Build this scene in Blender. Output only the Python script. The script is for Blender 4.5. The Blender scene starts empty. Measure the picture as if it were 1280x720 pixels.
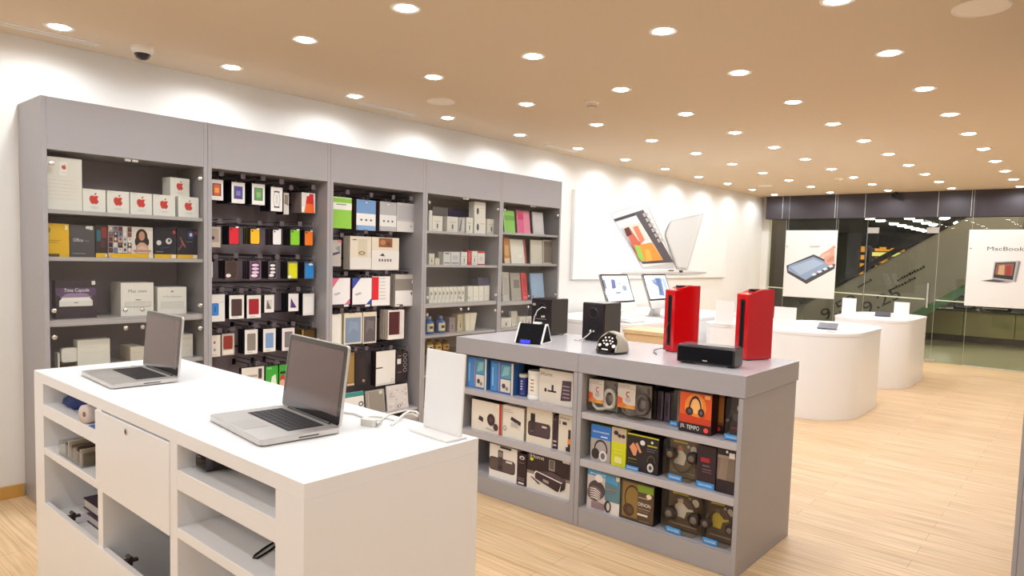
import bpy, math, random
from mathutils import Vector, Matrix
random.seed(7)
D = bpy.data
scene = bpy.context.scene
COL = scene.collection
PI = math.pi

# ------------------------------------------------------------------ camera
YAW, PITCH, ROLL = 0.7096, -0.0685, 0.0283
FPX, CX, CY, CAMH = 860.84, 638.2, 378.1, 1.5
_F = Vector((math.cos(YAW)*math.cos(PITCH), math.sin(YAW)*math.cos(PITCH), math.sin(PITCH)))
_R0 = Vector((math.sin(YAW), -math.cos(YAW), 0)); _U0 = _R0.cross(_F)
_R = _R0*math.cos(ROLL)+_U0*math.sin(ROLL); _U = _U0*math.cos(ROLL)-_R0*math.sin(ROLL)
EYE = Vector((0, 0, CAMH))
cam = D.cameras.new('camera'); camo = D.objects.new('camera', cam); COL.objects.link(camo)
m3 = Matrix((_R, _U, -_F)).transposed()
camo.matrix_world = Matrix.Translation(EYE) @ m3.to_4x4()
cam.sensor_width = 36; cam.lens = FPX/1280*36
cam.shift_x = (640-CX)/1280; cam.shift_y = (CY-360)/1280
cam.clip_start = 0.05; cam.clip_end = 200
scene.camera = camo
# measuring: a point of the photograph carried onto a real plane of the room
def ray(u, v): return _F+_R*((u-CX)/FPX)+_U*((CY-v)/FPX)
def onx(u, v, x): r = ray(u, v); return EYE+r*(x/r.x)
def ony(u, v, y): r = ray(u, v); return EYE+r*(y/r.y)
def onz(u, v, z): r = ray(u, v); return EYE+r*((z-CAMH)/r.z)

# ------------------------------------------------------------------ materials
def lin(c):
    c = c/255
    return c/12.92 if c <= .04045 else ((c+.055)/1.055)**2.4
def hexc(s): return (lin(int(s[0:2], 16)), lin(int(s[2:4], 16)), lin(int(s[4:6], 16)), 1)
MATS = {}
def P(name, col, rough=.5, metal=0, spec=.5, var=0, scale=20, coat=0, emit=None, es=0, bump=0):
    if name in MATS: return MATS[name]
    m = D.materials.new(name); m.use_nodes = True; nt = m.node_tree; b = nt.nodes['Principled BSDF']
    c = hexc(col) if isinstance(col, str) else tuple(col)+(1,)
    b.inputs['Base Color'].default_value = c
    b.inputs['Roughness'].default_value = rough; b.inputs['Metallic'].default_value = metal
    b.inputs['Specular IOR Level'].default_value = spec
    b.inputs['Coat Weight'].default_value = coat
    if emit: b.inputs['Emission Color'].default_value = hexc(emit); b.inputs['Emission Strength'].default_value = es
    if var or bump:
        tc = nt.nodes.new('ShaderNodeTexCoord'); n = nt.nodes.new('ShaderNodeTexNoise')
        n.inputs['Scale'].default_value = scale; n.inputs['Detail'].default_value = 4
        nt.links.new(tc.outputs['Object'], n.inputs['Vector'])
        if var:
            r = nt.nodes.new('ShaderNodeMix'); r.data_type = 'RGBA'
            r.inputs[6].default_value = tuple(x*(1-var) for x in c[:3])+(1,)
            r.inputs[7].default_value = tuple(min(1, x*(1+var)) for x in c[:3])+(1,)
            nt.links.new(n.outputs['Fac'], r.inputs[0]); nt.links.new(r.outputs[2], b.inputs['Base Color'])
        if bump:
            bp = nt.nodes.new('ShaderNodeBump'); bp.inputs['Strength'].default_value = bump; bp.inputs['Distance'].default_value = .002
            nt.links.new(n.outputs['Fac'], bp.inputs['Height']); nt.links.new(bp.outputs[0], b.inputs['Normal'])
    MATS[name] = m; return m
def glassy(name, tint, refl=1.0, ior=1.45, rough=0.0):
    m = D.materials.new(name); m.use_nodes = True; nt = m.node_tree; nt.nodes.clear()
    o = nt.nodes.new('ShaderNodeOutputMaterial'); mx = nt.nodes.new('ShaderNodeMixShader')
    t = nt.nodes.new('ShaderNodeBsdfTransparent'); t.inputs[0].default_value = hexc(tint)
    g = nt.nodes.new('ShaderNodeBsdfGlossy'); g.inputs['Roughness'].default_value = rough
    f = nt.nodes.new('ShaderNodeFresnel'); ge = nt.nodes.new('ShaderNodeNewGeometry')
    mr = nt.nodes.new('ShaderNodeMapRange'); mr.inputs['To Min'].default_value = ior; mr.inputs['To Max'].default_value = 1/ior
    nt.links.new(ge.outputs['Backfacing'], mr.inputs['Value']); nt.links.new(mr.outputs[0], f.inputs['IOR'])
    mu = nt.nodes.new('ShaderNodeMath'); mu.operation = 'MULTIPLY'; mu.inputs[1].default_value = refl
    nt.links.new(f.outputs[0], mu.inputs[0]); nt.links.new(mu.outputs[0], mx.inputs[0])
    nt.links.new(t.outputs[0], mx.inputs[1]); nt.links.new(g.outputs[0], mx.inputs[2]); nt.links.new(mx.outputs[0], o.inputs[0])
    MATS[name] = m; return m
GLASS = glassy('clear_glass', 'FAFAF8', .7)
SHOPGLASS = glassy('shopfront_glass', 'EBEFE8', 1.0)
BLISTER = glassy('clear_blister_plastic', 'F2EFEA', .9, 1.5, .06)
ACRYL = glassy('clear_acrylic', 'F4F4F2', 1.0, 1.5, .02)
GREENGLASS = glassy('green_glass', '9CC29A', .8)

def C(h, rough=.45, **k): return P('print_'+h.lower(), h, rough, **k)
WHITE = P('white_lacquer', 'EFEEEF', .32, var=.015, scale=3)
GREY = P('grey_laminate', 'A09C9E', .38, var=.03, scale=6)
GREYTOP = P('grey_laminate_top', 'C2BDC0', .22, var=.02, scale=6)
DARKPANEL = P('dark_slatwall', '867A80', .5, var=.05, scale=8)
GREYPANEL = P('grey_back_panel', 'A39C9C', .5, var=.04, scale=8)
SHELFG = P('shelf_laminate', 'B4AFB2', .35, var=.03, scale=6)
CHROME = P('brushed_chrome', 'D8D6D2', .25, 1)
ALU = P('silver_aluminium', 'CFCCC8', .38, .85)
BLACK = P('black_plastic', '141216', .35)
GLOSSBLACK = P('gloss_black_lacquer', '0E080A', .07, coat=.3)
DARKCLOTH = P('speaker_cloth', '0D0B0F', .9, spec=.2, var=.2, scale=200, bump=.3)
RED = P('red_lacquer', 'C40008', .16, coat=.4)
CARTON = P('white_card', 'E9E6E0', .5, var=.015, scale=15)
CREAM = P('cream_card', 'DDD2BF', .5, var=.02, scale=15)
BLACKCARD = P('black_card', '1D171B', .4)
DARKCARD = P('charcoal_card', '4A454A', .45)

# ------------------------------------------------------------------ mesh builder
_TXT = {}
def textmesh(s):
    if s in _TXT: return _TXT[s]
    cu = D.curves.new('t', 'FONT'); cu.body = s; cu.size = 1; cu.resolution_u = 3
    ob = D.objects.new('t', cu); COL.objects.link(ob)
    dg = bpy.context.evaluated_depsgraph_get(); me = D.meshes.new_from_object(ob.evaluated_get(dg))
    vs = [(v.co.x, v.co.y) for v in me.vertices]; fs = [tuple(p.vertices) for p in me.polygons]
    D.objects.remove(ob); D.meshes.remove(me); D.curves.remove(cu)
    x0 = min(v[0] for v in vs); x1 = max(v[0] for v in vs); y1 = max(v[1] for v in vs)
    _TXT[s] = (vs, fs, x0, x1, y1); return _TXT[s]
class MB:
    def __init__(s): s.v = []; s.f = []; s.mi = []; s.m = []; s.T = None; s.sm = []
    def mat(s, m):
        if m not in s.m: s.m.append(m)
        return s.m.index(m)
    def add(s, vs, fs, m, smooth=False):
        o = len(s.v); k = s.mat(m)
        for p in vs:
            p = Vector(p); s.v.append(tuple(s.T @ p) if s.T else tuple(p))
        for f in fs: s.f.append(tuple(i+o for i in f)); s.mi.append(k); s.sm.append(smooth)
        return s
    def box(s, x0, x1, y0, y1, z0, z1, m, mats=None):
        x0, x1 = min(x0, x1), max(x0, x1); y0, y1 = min(y0, y1), max(y0, y1); z0, z1 = min(z0, z1), max(z0, z1)
        vs = [(x0,y0,z0),(x1,y0,z0),(x1,y1,z0),(x0,y1,z0),(x0,y0,z1),(x1,y0,z1),(x1,y1,z1),(x0,y1,z1)]
        fs = dict(bottom=(0,3,2,1), top=(4,5,6,7), front=(0,1,5,4), right=(1,2,6,5), back=(2,3,7,6), left=(3,0,4,7))
        if not mats: return s.add(vs, list(fs.values()), m)
        for n, f in fs.items():
            o = len(s.v)
            s.add([vs[i] for i in f], [(0,1,2,3)], mats.get(n, m))
        return s
    def prism(s, poly, a0, a1, m, axis='y', smooth=False, capm=None):
        # poly in (x,z) for axis y, (y,z) for axis x, (x,y) for axis z
        def pt(p, a): return {'y': (p[0], a, p[1]), 'x': (a, p[0], p[1]), 'z': (p[0], p[1], a)}[axis]
        n = len(poly)
        ar = sum(poly[i][0]*poly[(i+1)%n][1]-poly[(i+1)%n][0]*poly[i][1] for i in range(n))
        if (ar < 0) != (axis == 'y'): poly = poly[::-1]
        A = [pt(p, a0) for p in poly]; B = [pt(p, a1) for p in poly]
        s.add(A+B, [(i, (i+1)%n, n+(i+1)%n, n+i) for i in range(n)], m, smooth)
        s.add(A, [tuple(range(n))[::-1]], capm or m); s.add(B, [tuple(range(n))], capm or m)
        return s
    def lathe(s, prof, m, c=(0,0,0), seg=24, axis='z', smooth=True):
        vs = []; fs = []; n = len(prof)
        for i in range(seg):
            a = 2*PI*i/seg; ca, sa = math.cos(a), math.sin(a)
            for r, h in prof:
                p = {'z': (r*ca, r*sa, h), 'y': (r*ca, h, r*sa), 'x': (h, r*ca, r*sa)}[axis]
                vs.append((p[0]+c[0], p[1]+c[1], p[2]+c[2]))
        for i in range(seg):
            j = (i+1) % seg
            for k in range(n-1): fs.append((i*n+k, j*n+k, j*n+k+1, i*n+k+1))
        s.add(vs, fs, m, smooth)
        for k in (0, n-1):
            if prof[k][0] > 1e-6: s.add([vs[i*n+k] for i in range(seg)], [tuple(range(seg)) if k else tuple(range(seg))[::-1]], m)
        return s
    def tube(s, pts, r, m, seg=8, cap=True):
        pts = [Vector(p) for p in pts]; vs = []; fs = []; n = len(pts); up = None
        for i, p in enumerate(pts):
            t = (pts[min(i+1, n-1)]-pts[max(i-1, 0)]).normalized()
            if up is None: up = Vector((0,0,1)) if abs(t.z) < .9 else Vector((1,0,0))
            a = t.cross(up).normalized(); b = a.cross(t).normalized(); up = b
            rr = r[i] if isinstance(r, (list, tuple)) else r
            for k in range(seg):
                q = 2*PI*k/seg; vs.append(tuple(p+a*(rr*math.cos(q))+b*(rr*math.sin(q))))
        for i in range(n-1):
            for k in range(seg):
                l = (k+1) % seg; fs.append((i*seg+k, i*seg+l, (i+1)*seg+l, (i+1)*seg+k))
        s.add(vs, fs, m, True)
        if cap: s.add(vs[:seg], [tuple(range(seg))[::-1]], m); s.add(vs[-seg:], [tuple(range(seg))], m)
        return s
    def poly(s, pts, m): return s.add(pts, [tuple(range(len(pts)))], m)
    def text(s, st, o, right, up, h, m, width=None, center=False):
        vs, fs, x0, x1, y1 = textmesh(st); k = h/.72; kx = k
        if width: kx = width/max(x1-x0, 1e-6)
        o = Vector(o); right = Vector(right); up = Vector(up)
        off = (x0+x1)/2 if center else x0
        return s.add([o+right*((x-off)*kx)+up*(y*k) for x, y in vs], fs, m)
def rrect(x0, x1, y0, y1, r, n=5):
    pts = []
    for cx, cy, a in ((x1-r, y0+r, -PI/2), (x1-r, y1-r, 0), (x0+r, y1-r, PI/2), (x0+r, y0+r, PI)):
        for i in range(n+1):
            q = a+PI/2*i/n; pts.append((cx+r*math.cos(q), cy+r*math.sin(q)))
    return pts
def tag(o, label=None, cat=None, group=None, kind=None):
    if label: o['label'] = label
    if cat: o['category'] = cat
    if group: o['group'] = group
    if kind: o['kind'] = kind
    return o
def obj(name, mb, parent=None, loc=(0,0,0), rot=0, bevel=0, label=None, cat=None, group=None, kind=None):
    me = D.meshes.new(name); me.from_pydata(mb.v, [], mb.f)
    for m in mb.m: me.materials.append(m)
    me.polygons.foreach_set('material_index', mb.mi); me.polygons.foreach_set('use_smooth', mb.sm); me.update()
    o = D.objects.new(name, me); COL.objects.link(o)
    o.location = loc; o.rotation_euler = (0, 0, rot)
    if parent: o.parent = parent
    if bevel:
        b = o.modifiers.new('bevel', 'BEVEL'); b.width = bevel; b.segments = 2; b.limit_method = 'ANGLE'; b.angle_limit = .7
    return tag(o, label, cat, group, kind)
def thing(name, label, cat, loc=(0,0,0), rot=0, group=None, tilt=None):
    o = D.objects.new(name, None); COL.objects.link(o); o.empty_display_size = .05
    o.location = loc; o.rotation_euler = tilt if tilt else (0, 0, rot)
    return tag(o, label, cat, group)
def struct(name, mb, parent=None, bevel=0):
    return obj(name, mb, parent, bevel=bevel, kind=None if parent else 'structure')
def copy_tree(o, parent=None):
    c = o.copy(); COL.objects.link(c)
    if parent: c.parent = parent
    for ch in [x for x in D.objects if x.parent == o]: copy_tree(ch, c)
    return c
# ------------------------------------------------------------------ room shell
CEIL = 2.666; YW = 4.763; XG = 12.55; YR = -1.2; XB = -2.6
def wood_mat():
    m = D.materials.new('pale_wood_floor'); m.use_nodes = True; nt = m.node_tree; b = nt.nodes['Principled BSDF']; L = nt.links.new
    tc = nt.nodes.new('ShaderNodeTexCoord')
    mp = nt.nodes.new('ShaderNodeMapping'); mp.inputs['Rotation'].default_value = (0, 0, PI/2); L(tc.outputs['Object'], mp.inputs[0])
    br = nt.nodes.new('ShaderNodeTexBrick'); br.inputs['Scale'].default_value = 1; br.inputs['Brick Width'].default_value = 1.3
    br.inputs['Row Height'].default_value = .12; br.inputs['Mortar Size'].default_value = .0012; br.inputs['Bias'].default_value = 0
    br.inputs['Color1'].default_value = hexc('E8CAA4'); br.inputs['Color2'].default_value = hexc('E0BF95'); br.inputs['Mortar'].default_value = hexc('B98B5C')
    L(mp.outputs[0], br.inputs['Vector'])
    mp2 = nt.nodes.new('ShaderNodeMapping'); mp2.inputs['Scale'].default_value = (60, 2.2, 1); L(tc.outputs['Object'], mp2.inputs[0])
    n = nt.nodes.new('ShaderNodeTexNoise'); n.inputs['Scale'].default_value = 1; n.inputs['Detail'].default_value = 6; L(mp2.outputs[0], n.inputs['Vector'])
    cr = nt.nodes.new('ShaderNodeValToRGB'); cr.color_ramp.elements[0].position = .3; cr.color_ramp.elements[0].color = (.74, .70, .64, 1)
    cr.color_ramp.elements[1].position = .68; cr.color_ramp.elements[1].color = (1.06, 1.06, 1.06, 1); L(n.outputs['Fac'], cr.inputs[0])
    mx = nt.nodes.new('ShaderNodeMix'); mx.data_type = 'RGBA'; mx.blend_type = 'MULTIPLY'; mx.inputs[0].default_value = 1
    L(br.outputs['Color'], mx.inputs[6]); L(cr.outputs[0], mx.inputs[7]); L(mx.outputs[2], b.inputs['Base Color'])
    b.inputs['Roughness'].default_value = .45; b.inputs['Specular IOR Level'].default_value = .3
    return m
WOOD = wood_mat()
PAINT = P('white_wall_paint', 'E6E3DE', .85, var=.01, scale=2, bump=.05)
CEILP = P('cream_ceiling_paint', 'D8C5AA', .9, var=.01, scale=2)
TRIMW = P('honey_wood_trim', 'C99A4E', .4, var=.1, scale=12)
b = MB().box(XB, XG+.1, YR, YW, -.06, 0, WOOD); struct('floor', b)
b = MB().box(XB, XG+.25, YR, YW, CEIL, CEIL+.08, CEILP); struct('ceiling', b)
b = MB().box(XB, XG, YW, YW+.12, 0, CEIL, PAINT); struct('wall_left', b)
b = MB().box(XB, XG, YR-.12, YR, 0, CEIL, PAINT); struct('wall_right', b)
b = MB().box(XB-.12, XB, YR, YW, 0, CEIL, PAINT); struct('wall_back', b)
b = MB().box(XB, 1.17, YW-.014, YW-.0005, .0005, .075, TRIMW)
struct('baseboard_left', b, bevel=.003)
# narrow white return at the end of the left wall, before the glass
b = MB().box(XG-.05, XG+.1, YW-.12, YW, 0, CEIL, PAINT); struct('trim_1', b)

# glass shopfront
PATCH = P('satin_fitting', 'C9C6C0', .3, .9)
STEEL = P('steel_edge', 'D5D6D0', .35, .6)
def pane(parent, y0, y1, z0, z1, name='glass_pane'):
    obj(name, MB().box(XG-.005, XG+.005, y0+.0015, y1-.0015, z0, z1, SHOPGLASS), parent)
    obj('edge_strip', MB().box(XG-.007, XG+.007, y0-.0015, y0+.0015, z0, z1, STEEL), parent)
w1 = D.objects.new('window_1', None); COL.objects.link(w1); w1['kind'] = 'structure'
for y0, y1 in ((4.346, 4.64), (3.479, 4.346), (3.02, 3.479)): pane(w1, y0, y1, .002, CEIL-.004)
obj('floor_track', MB().box(XG-.02, XG+.02, 3.02, 4.64, .0005, .012, STEEL), w1)
w2 = D.objects.new('window_2', None); COL.objects.link(w2); w2['kind'] = 'structure'
for y0, y1 in ((1.567, 1.995), (.3, 1.567), (YR, .3)): pane(w2, y0, y1, .002, CEIL-.004)
obj('floor_track', MB().box(XG-.02, XG+.02, YR, 1.567, .0005, .012, STEEL), w2)
d1 = D.objects.new('door_1', None); COL.objects.link(d1); d1['kind'] = 'structure'
pane(d1, 1.995, 3.02, .02, 2.09, 'door_glass'); pane(d1, 1.995, 3.02, 2.1, CEIL-.004, 'transom_glass')
for yy, zz in ((2.93, 2.09), (2.08, 2.09)): obj('patch_fitting', MB().box(XG-.018, XG+.018, yy-.085, yy+.085, zz-.06, zz+.035, PATCH), d1, bevel=.004)
obj('patch_fitting', MB().box(XG-.018, XG+.018, 1.93, 2.1, .004, .05, PATCH), d1, bevel=.004)
hb = MB().tube([(XG-.06, 2.085, .86), (XG-.06, 2.085, 1.25)], .016, CHROME, 12)
for zz in (.93, 1.18): hb.tube([(XG-.06, 2.085, zz), (XG-.006, 2.085, zz)], .008, CHROME)
obj('door_handle', hb, d1)
# safety strip along the glass
RAIL = P('frosted_strip', 'D6DCC0', .5)
for par, ya, yb in ((w1, 3.03, 4.63), (d1, 2.13, 3.01), (w2, .3, 1.98)):
    za, zb = .965+.027*(ya-1.5), .965+.027*(yb-1.5)
    obj('safety_strip', MB().prism([(ya, za), (yb, zb), (yb, zb+.018), (ya, za+.018)], XG-.0075, XG-.0055, RAIL, 'x'), par)

# ------------------------------------------------------------------ mall beyond the glass
MALLFLOOR = P('mall_floor_tile', 'A8A48A', .3, var=.12, scale=1.2)
MALLDARK = P('mall_dark_cladding', '3A3238', .6, var=.1, scale=2)
BULK = P('mall_bulkhead', '372F34', .6, var=.06, scale=3)
MALLCEIL = P('mall_ceiling', '2A2226', .8)
MALLWALL = P('mall_wall', '7C7562', .6, var=.1, scale=1)
struct('floor_mall', MB().box(XG+.1, 33, -6, 12, -.06, -.001, MALLFLOOR))
struct('ceiling_mall', MB().box(XG+.25, 33, -6, 12, 4.6, 4.7, MALLCEIL))
struct('trim_2', MB().box(XG-.24, XG-.03, YR, YW-.125, 2.27, CEIL-.002, BULK))
bj = MB()  # strips added on the beam front in place of the hidden glass seams
for y in (4.346, 3.479, 3.02, 1.995, 1.567): bj.box(XG-.242, XG-.2385, y-.003, y+.003, 2.272, CEIL-.004, STEEL)
obj('glass_seam_strips', bj, D.objects['trim_2'])
struct('trim_4', MB().box(XG+.12, XG+.3, -6, 8, 2.667, 4.6, BULK))
struct('wall_mall', MB().box(32.8, 33, -6, 12, 0, 4.6, MALLDARK))
struct('wall_mall_side', MB().box(XG+.5, 32.8, 11.8, 12, 0, 4.6, MALLDARK))
struct('wall_mall_end', MB().box(XG+.5, 32.8, -6.2, -6, 0, 4.6, MALLDARK))
# brown pier outside, left of the shopfront
PIER = P('brown_pier_cladding', '4E4036', .5, var=.1, scale=4)
struct('trim_3', MB().box(14.6, 15.2, 5.25, 6.6, 0, 4.6, PIER))
# escalator
ESC = P('escalator_side_panel', '88817A', .35, var=.1, scale=3)
ESCDARK = P('escalator_rubber', '16131F', .5)
E = thing('escalator', 'grey-sided escalator rising to the right beyond the shopfront glass', 'escalator', (15, 3, 0))
def esp(pts, a0, a1, m, nm, lab=None):
    obj(nm, MB().prism([(p[0]-3, p[1]) for p in pts], a0-15, a1-15, m, 'x'), E, label=lab)
esp([(4.75, .62), (1.2, 2.92), (1.2, 1.74), (3.55, .001), (4.75, .001)], 15.0, 15.05, ESC, 'side_panel')
esp([(4.8, .64), (1.2, 2.96), (1.2, 3.07), (4.85, .72)], 14.96, 15.06, ESCDARK, 'handrail')
esp([(3.55, .02), (1.2, 1.73), (1.2, 1.55), (3.3, .02)], 14.99, 15.06, P('green_skirt', '3F6B48', .3), 'green_skirt')
esp([(4.75, .62), (1.2, 2.92), (1.2, 1.74), (3.55, .001), (4.75, .001)], 16.0, 16.05, ESC, 'side_panel', 'far side panel')
st = MB()
for i in range(14):
    y = 4.6-i*.25; z = .03+i*.162
    st.box(.06, .98, y-.25-3, y-3, z, z+.05, ESCDARK)
obj('steps', st, E)
INK = P('dark_lettering', '0C0B0E', .5)
lt = MB()
sl = Vector((0, -.84, .54)).normalized(); upv = Vector((0, .54, .84)).normalized()
def esct(s_, u, v, h, w=None):
    p = onx(u, v, 14.995); lt.text(s_, (p.x-15.0, p.y-3, p.z), sl, upv, h, INK, w)
esct('9.59', 1031, 401, .24, .74); esct('9.25', 1083, 393, .24, .72)
for (u, v, w_) in ((1073, 360, .30), (1118, 362, .42), (1122, 352, .5)):
    p = onx(u, v, 14.995); a = Vector((p.x-15, p.y-3, p.z))
    x = 0
    while x < w_:
        q = random.uniform(.02, .05); a1 = a+sl*x; a2 = a+sl*(x+q); hh = upv*random.uniform(.03, .055)
        lt.poly([a1, a2, a2+hh, a1+hh], INK); x += q+.014
obj('lettering', lt, E)
# low olive wall and dark plinth across the mall, to the right
LOW = thing('shop_counter', 'long low olive shop counter with dark plinth across the mall', 'counter', (16.5, 0, 0))
OL = P('olive_panel', 'B4AB7E', .4, var=.12, scale=1.5)
lm = MB()
for i in range(7): lm.box(0, .5, -3+i*.85, -3+i*.85+.84, .14, .62, OL)
obj('front_panel', lm, LOW)
obj('plinth', MB().box(.05, .5, -3, 2.95, 0, .14, P('maroon_plinth', '3A2429', .4)), LOW)
obj('worktop', MB().box(-.03, .55, -3.03, 2.98, .62, .66, P('dark_top', '4A4038', .3)), LOW)
for i, (yy, hh, ww) in enumerate(((1.95, .55, .35), (1.35, .42, .5), (.8, .6, .3), (.2, .45, .6), (-.6, .5, .5))):
    t = MB().box(0, .3, 0, ww, 0, hh*.75, BLACK).box(.02, .28, .05, ww-.05, hh*.75, hh, MALLDARK)
    for k in range(3): t.box(-.004, 0, .04, ww-.04, .04+k*hh*.22, .06+k*hh*.22, P('steel_edge', 'D5D6D0'))
    obj('display_machine', t, None, (16.6, yy, .66), 0, .006, ['dark narrow machine on the olive counter near the escalator end', 'wide low dark machine on the olive counter behind the shopfront glass', 'tall dark machine on the olive counter left of the notebook poster', 'broad dark machine on the olive counter hidden behind the notebook poster', 'dark machine on the far right of the olive counter across the mall'][i], 'machine')
# lit amber shop far across the mall
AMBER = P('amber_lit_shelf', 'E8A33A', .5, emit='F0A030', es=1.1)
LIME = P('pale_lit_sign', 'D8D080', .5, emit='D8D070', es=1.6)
for (ya, yb, za, zb, lab) in ((5.03, 5.27, 1.0, 2.05, 'tall amber lit shelf rack deep in the mall left of the escalator'), (4.05, 4.98, 1.25, 1.98, 'wide amber lit shelf rack deep in the mall above the escalator rail')):
    k = thing('shelf_rack', lab, 'shelf', (21, (ya+yb)/2, 0))
    w_ = (yb-ya)/2
    obj('frame', MB().box(0, .5, -w_, -w_+.06, 0, zb, MALLDARK).box(0, .5, w_-.06, w_, 0, zb, MALLDARK).box(.4, .5, -w_, w_, 0, zb, MALLDARK), k)
    n = 5
    for i in range(n):
        z = za+(zb-za)*i/n
        obj('shelf', MB().box(0, .4, -w_+.06, w_-.06, z, z+.03, MALLDARK), k)
        g = MB(); y = -w_+.08
        while y < w_-.14:
            q = random.uniform(.05, .12); g.box(.05, .3, y, y+q, z+.03, z+.03+random.uniform(.08, .16), AMBER); y += q+random.uniform(.02, .06)
        obj('stock', g, k, kind='stuff')
obj('lit_sign', MB().box(0, .12, -.42, .42, 0, .1, LIME).box(.12, .2, -.45, .45, -.03, .13, MALLDARK).box(.06, .1, -.02, .02, -1.74, -.03, MALLDARK).box(-.1,.25,-.2,.2,-1.7495,-1.73,MALLDARK), None, (20, 4.25, 1.75), 0, label='pale yellow lit sign bar deep in the mall above the amber shelves', cat='sign')

# ------------------------------------------------------------------ downlights
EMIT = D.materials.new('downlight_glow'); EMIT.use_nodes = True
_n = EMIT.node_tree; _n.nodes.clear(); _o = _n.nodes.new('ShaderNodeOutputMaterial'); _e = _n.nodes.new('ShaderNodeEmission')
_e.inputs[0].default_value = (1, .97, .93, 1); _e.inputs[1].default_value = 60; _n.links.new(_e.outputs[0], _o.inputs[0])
RIM = P('white_metal_rim', 'EFE9E0', .4)
ROWS = [(.972, 3.292, range(-1, 10)), (1.7895, 3.221, range(-1, 10)), (2.6154, 2.2136, range(-1, 11)), (3.4583, 2.2061, range(-1, 11)), (4.375, 1.2789, range(0, 12))]
rim = MB().lathe([(.05, -.001), (.068, -.006), (.074, -.004), (.075, 0)], RIM, seg=24)
lens = MB().lathe([(.0, -.013), (.02, -.012), (.038, -.008), (.05, -.002)], EMIT, seg=24)
row_name = ['the rightmost ceiling row', 'the second ceiling row from the right', 'the middle ceiling row', 'the second ceiling row from the left wall', 'the ceiling row along the left wall']
ordn = ['first', 'second', 'third', 'fourth', 'fifth', 'sixth', 'seventh', 'eighth', 'ninth', 'tenth', 'eleventh', 'twelfth']
proto = None
LAMPW = 27
NEARW = 17
def lamp_at(x, y, z, parent=None, e=None):
    l = D.lights.new('downlight_or_fill_lamp', 'SPOT'); l.energy = e or LAMPW; l.spot_size = math.radians(172); l.spot_blend = .45
    l.shadow_soft_size = .035; l.color = (.91, .975, 1.03)
    lo = D.objects.new('downlight_or_fill_lamp', l); COL.objects.link(lo); lo.location = (0, 0, -.025) if parent else (x, y, z)
    if parent: lo.parent = parent
    return lo
for ri, (y, x0, ks) in enumerate(ROWS):
    seen = 0
    for k in ks:
        x = x0+k*.9709
        if k < 0: vis = False
        else: vis = True; seen += 1
        lab = 'recessed ceiling downlight, %s from the front in %s' % (ordn[seen-1] if vis else 'nearest', row_name[ri])
        if proto is None:
            proto = thing('recessed_downlight', lab, 'ceiling light', (x, y, CEIL), 0, 'recessed ceiling downlights')
            obj('rim', rim, proto); obj('lens', lens, proto); t = proto
        else:
            t = proto.copy(); COL.objects.link(t); t.location = (x, y, CEIL); t['label'] = lab
            for ch in [c for c in D.objects if c.parent == proto and c.type == 'MESH']:
                c = ch.copy(); COL.objects.link(c); c.parent = t
        lamp_at(x, y, CEIL, t)
# unseen lamps, added behind and beside the camera to brighten the near shop
for x in (-1.9, -1.0, 0, .9):
    for y in (.05, .97, 1.79, 2.6, 3.46): lamp_at(x, y, CEIL-.02, None, NEARW)
for x in (1.8, 2.7, 5.2, 7.2, 9.2, 11): lamp_at(x, .05 if x < 3 else -.3, CEIL-.02, None, 18)
lamp_at(1.5, .97, CEIL-.02)
for x in (-1.6, -.64, .31): lamp_at(x, 4.375, CEIL-.02)
for (x, y, z, e) in ((13.8, 1.5, 4.2, 600), (18.5, 6, 4.2, 600), (13.6, 5, 3.6, 480), (18.5, -2, 4.2, 800), (14.2, .2, 3.4, 260)):  # unseen point lamps added to brighten the mall and its escalator
    l = D.lights.new('mall_fill_lamp', 'POINT'); l.energy = e; l.color = (1, .88, .72); l.shadow_soft_size = .25
    lo = D.objects.new('mall_fill_lamp', l); COL.objects.link(lo); lo.location = (x, y, z)

# glowing discs added in the mall, standing for downlight reflections in the glass
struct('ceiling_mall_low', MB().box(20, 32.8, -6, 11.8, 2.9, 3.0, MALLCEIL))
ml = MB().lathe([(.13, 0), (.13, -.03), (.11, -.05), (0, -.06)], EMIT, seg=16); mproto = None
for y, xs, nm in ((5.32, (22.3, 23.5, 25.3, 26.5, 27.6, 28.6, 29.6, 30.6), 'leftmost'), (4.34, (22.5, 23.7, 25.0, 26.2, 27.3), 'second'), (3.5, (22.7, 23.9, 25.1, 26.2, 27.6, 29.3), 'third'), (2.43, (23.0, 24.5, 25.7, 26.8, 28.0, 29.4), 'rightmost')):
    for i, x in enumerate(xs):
        if mproto is None: t = mproto = obj('reflection_disc', ml, None, (x, y, 2.899))
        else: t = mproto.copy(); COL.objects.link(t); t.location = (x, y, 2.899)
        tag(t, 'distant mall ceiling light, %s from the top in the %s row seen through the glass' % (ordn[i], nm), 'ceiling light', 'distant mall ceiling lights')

# ceiling fittings
DISC = P('cream_disc_grille', 'F2E8D8', .7, var=.04, scale=120)
def disc(px, r, lab):
    p = onz(px[0], px[1], CEIL)
    o = thing('ceiling_speaker', lab, 'ceiling speaker', (p.x, p.y, CEIL))
    obj('rim', MB().lathe([(r*.88, -.006), (r*.97, -.012), (r, -.006), (r, 0)], DISC, seg=40), o)
    g = MB().lathe([(0, -.007), (r*.89, -.006)], DISC, seg=40)
    obj('grille', g, o)
disc((1227, 8), .115, 'large round cream ceiling speaker at the upper right above the red speakers')
disc((551, 126), .11, 'round cream ceiling speaker near the left wall above the shelving')
disc((957, 231.5), .11, 'small far round cream ceiling speaker near the end of the left wall')
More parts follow.
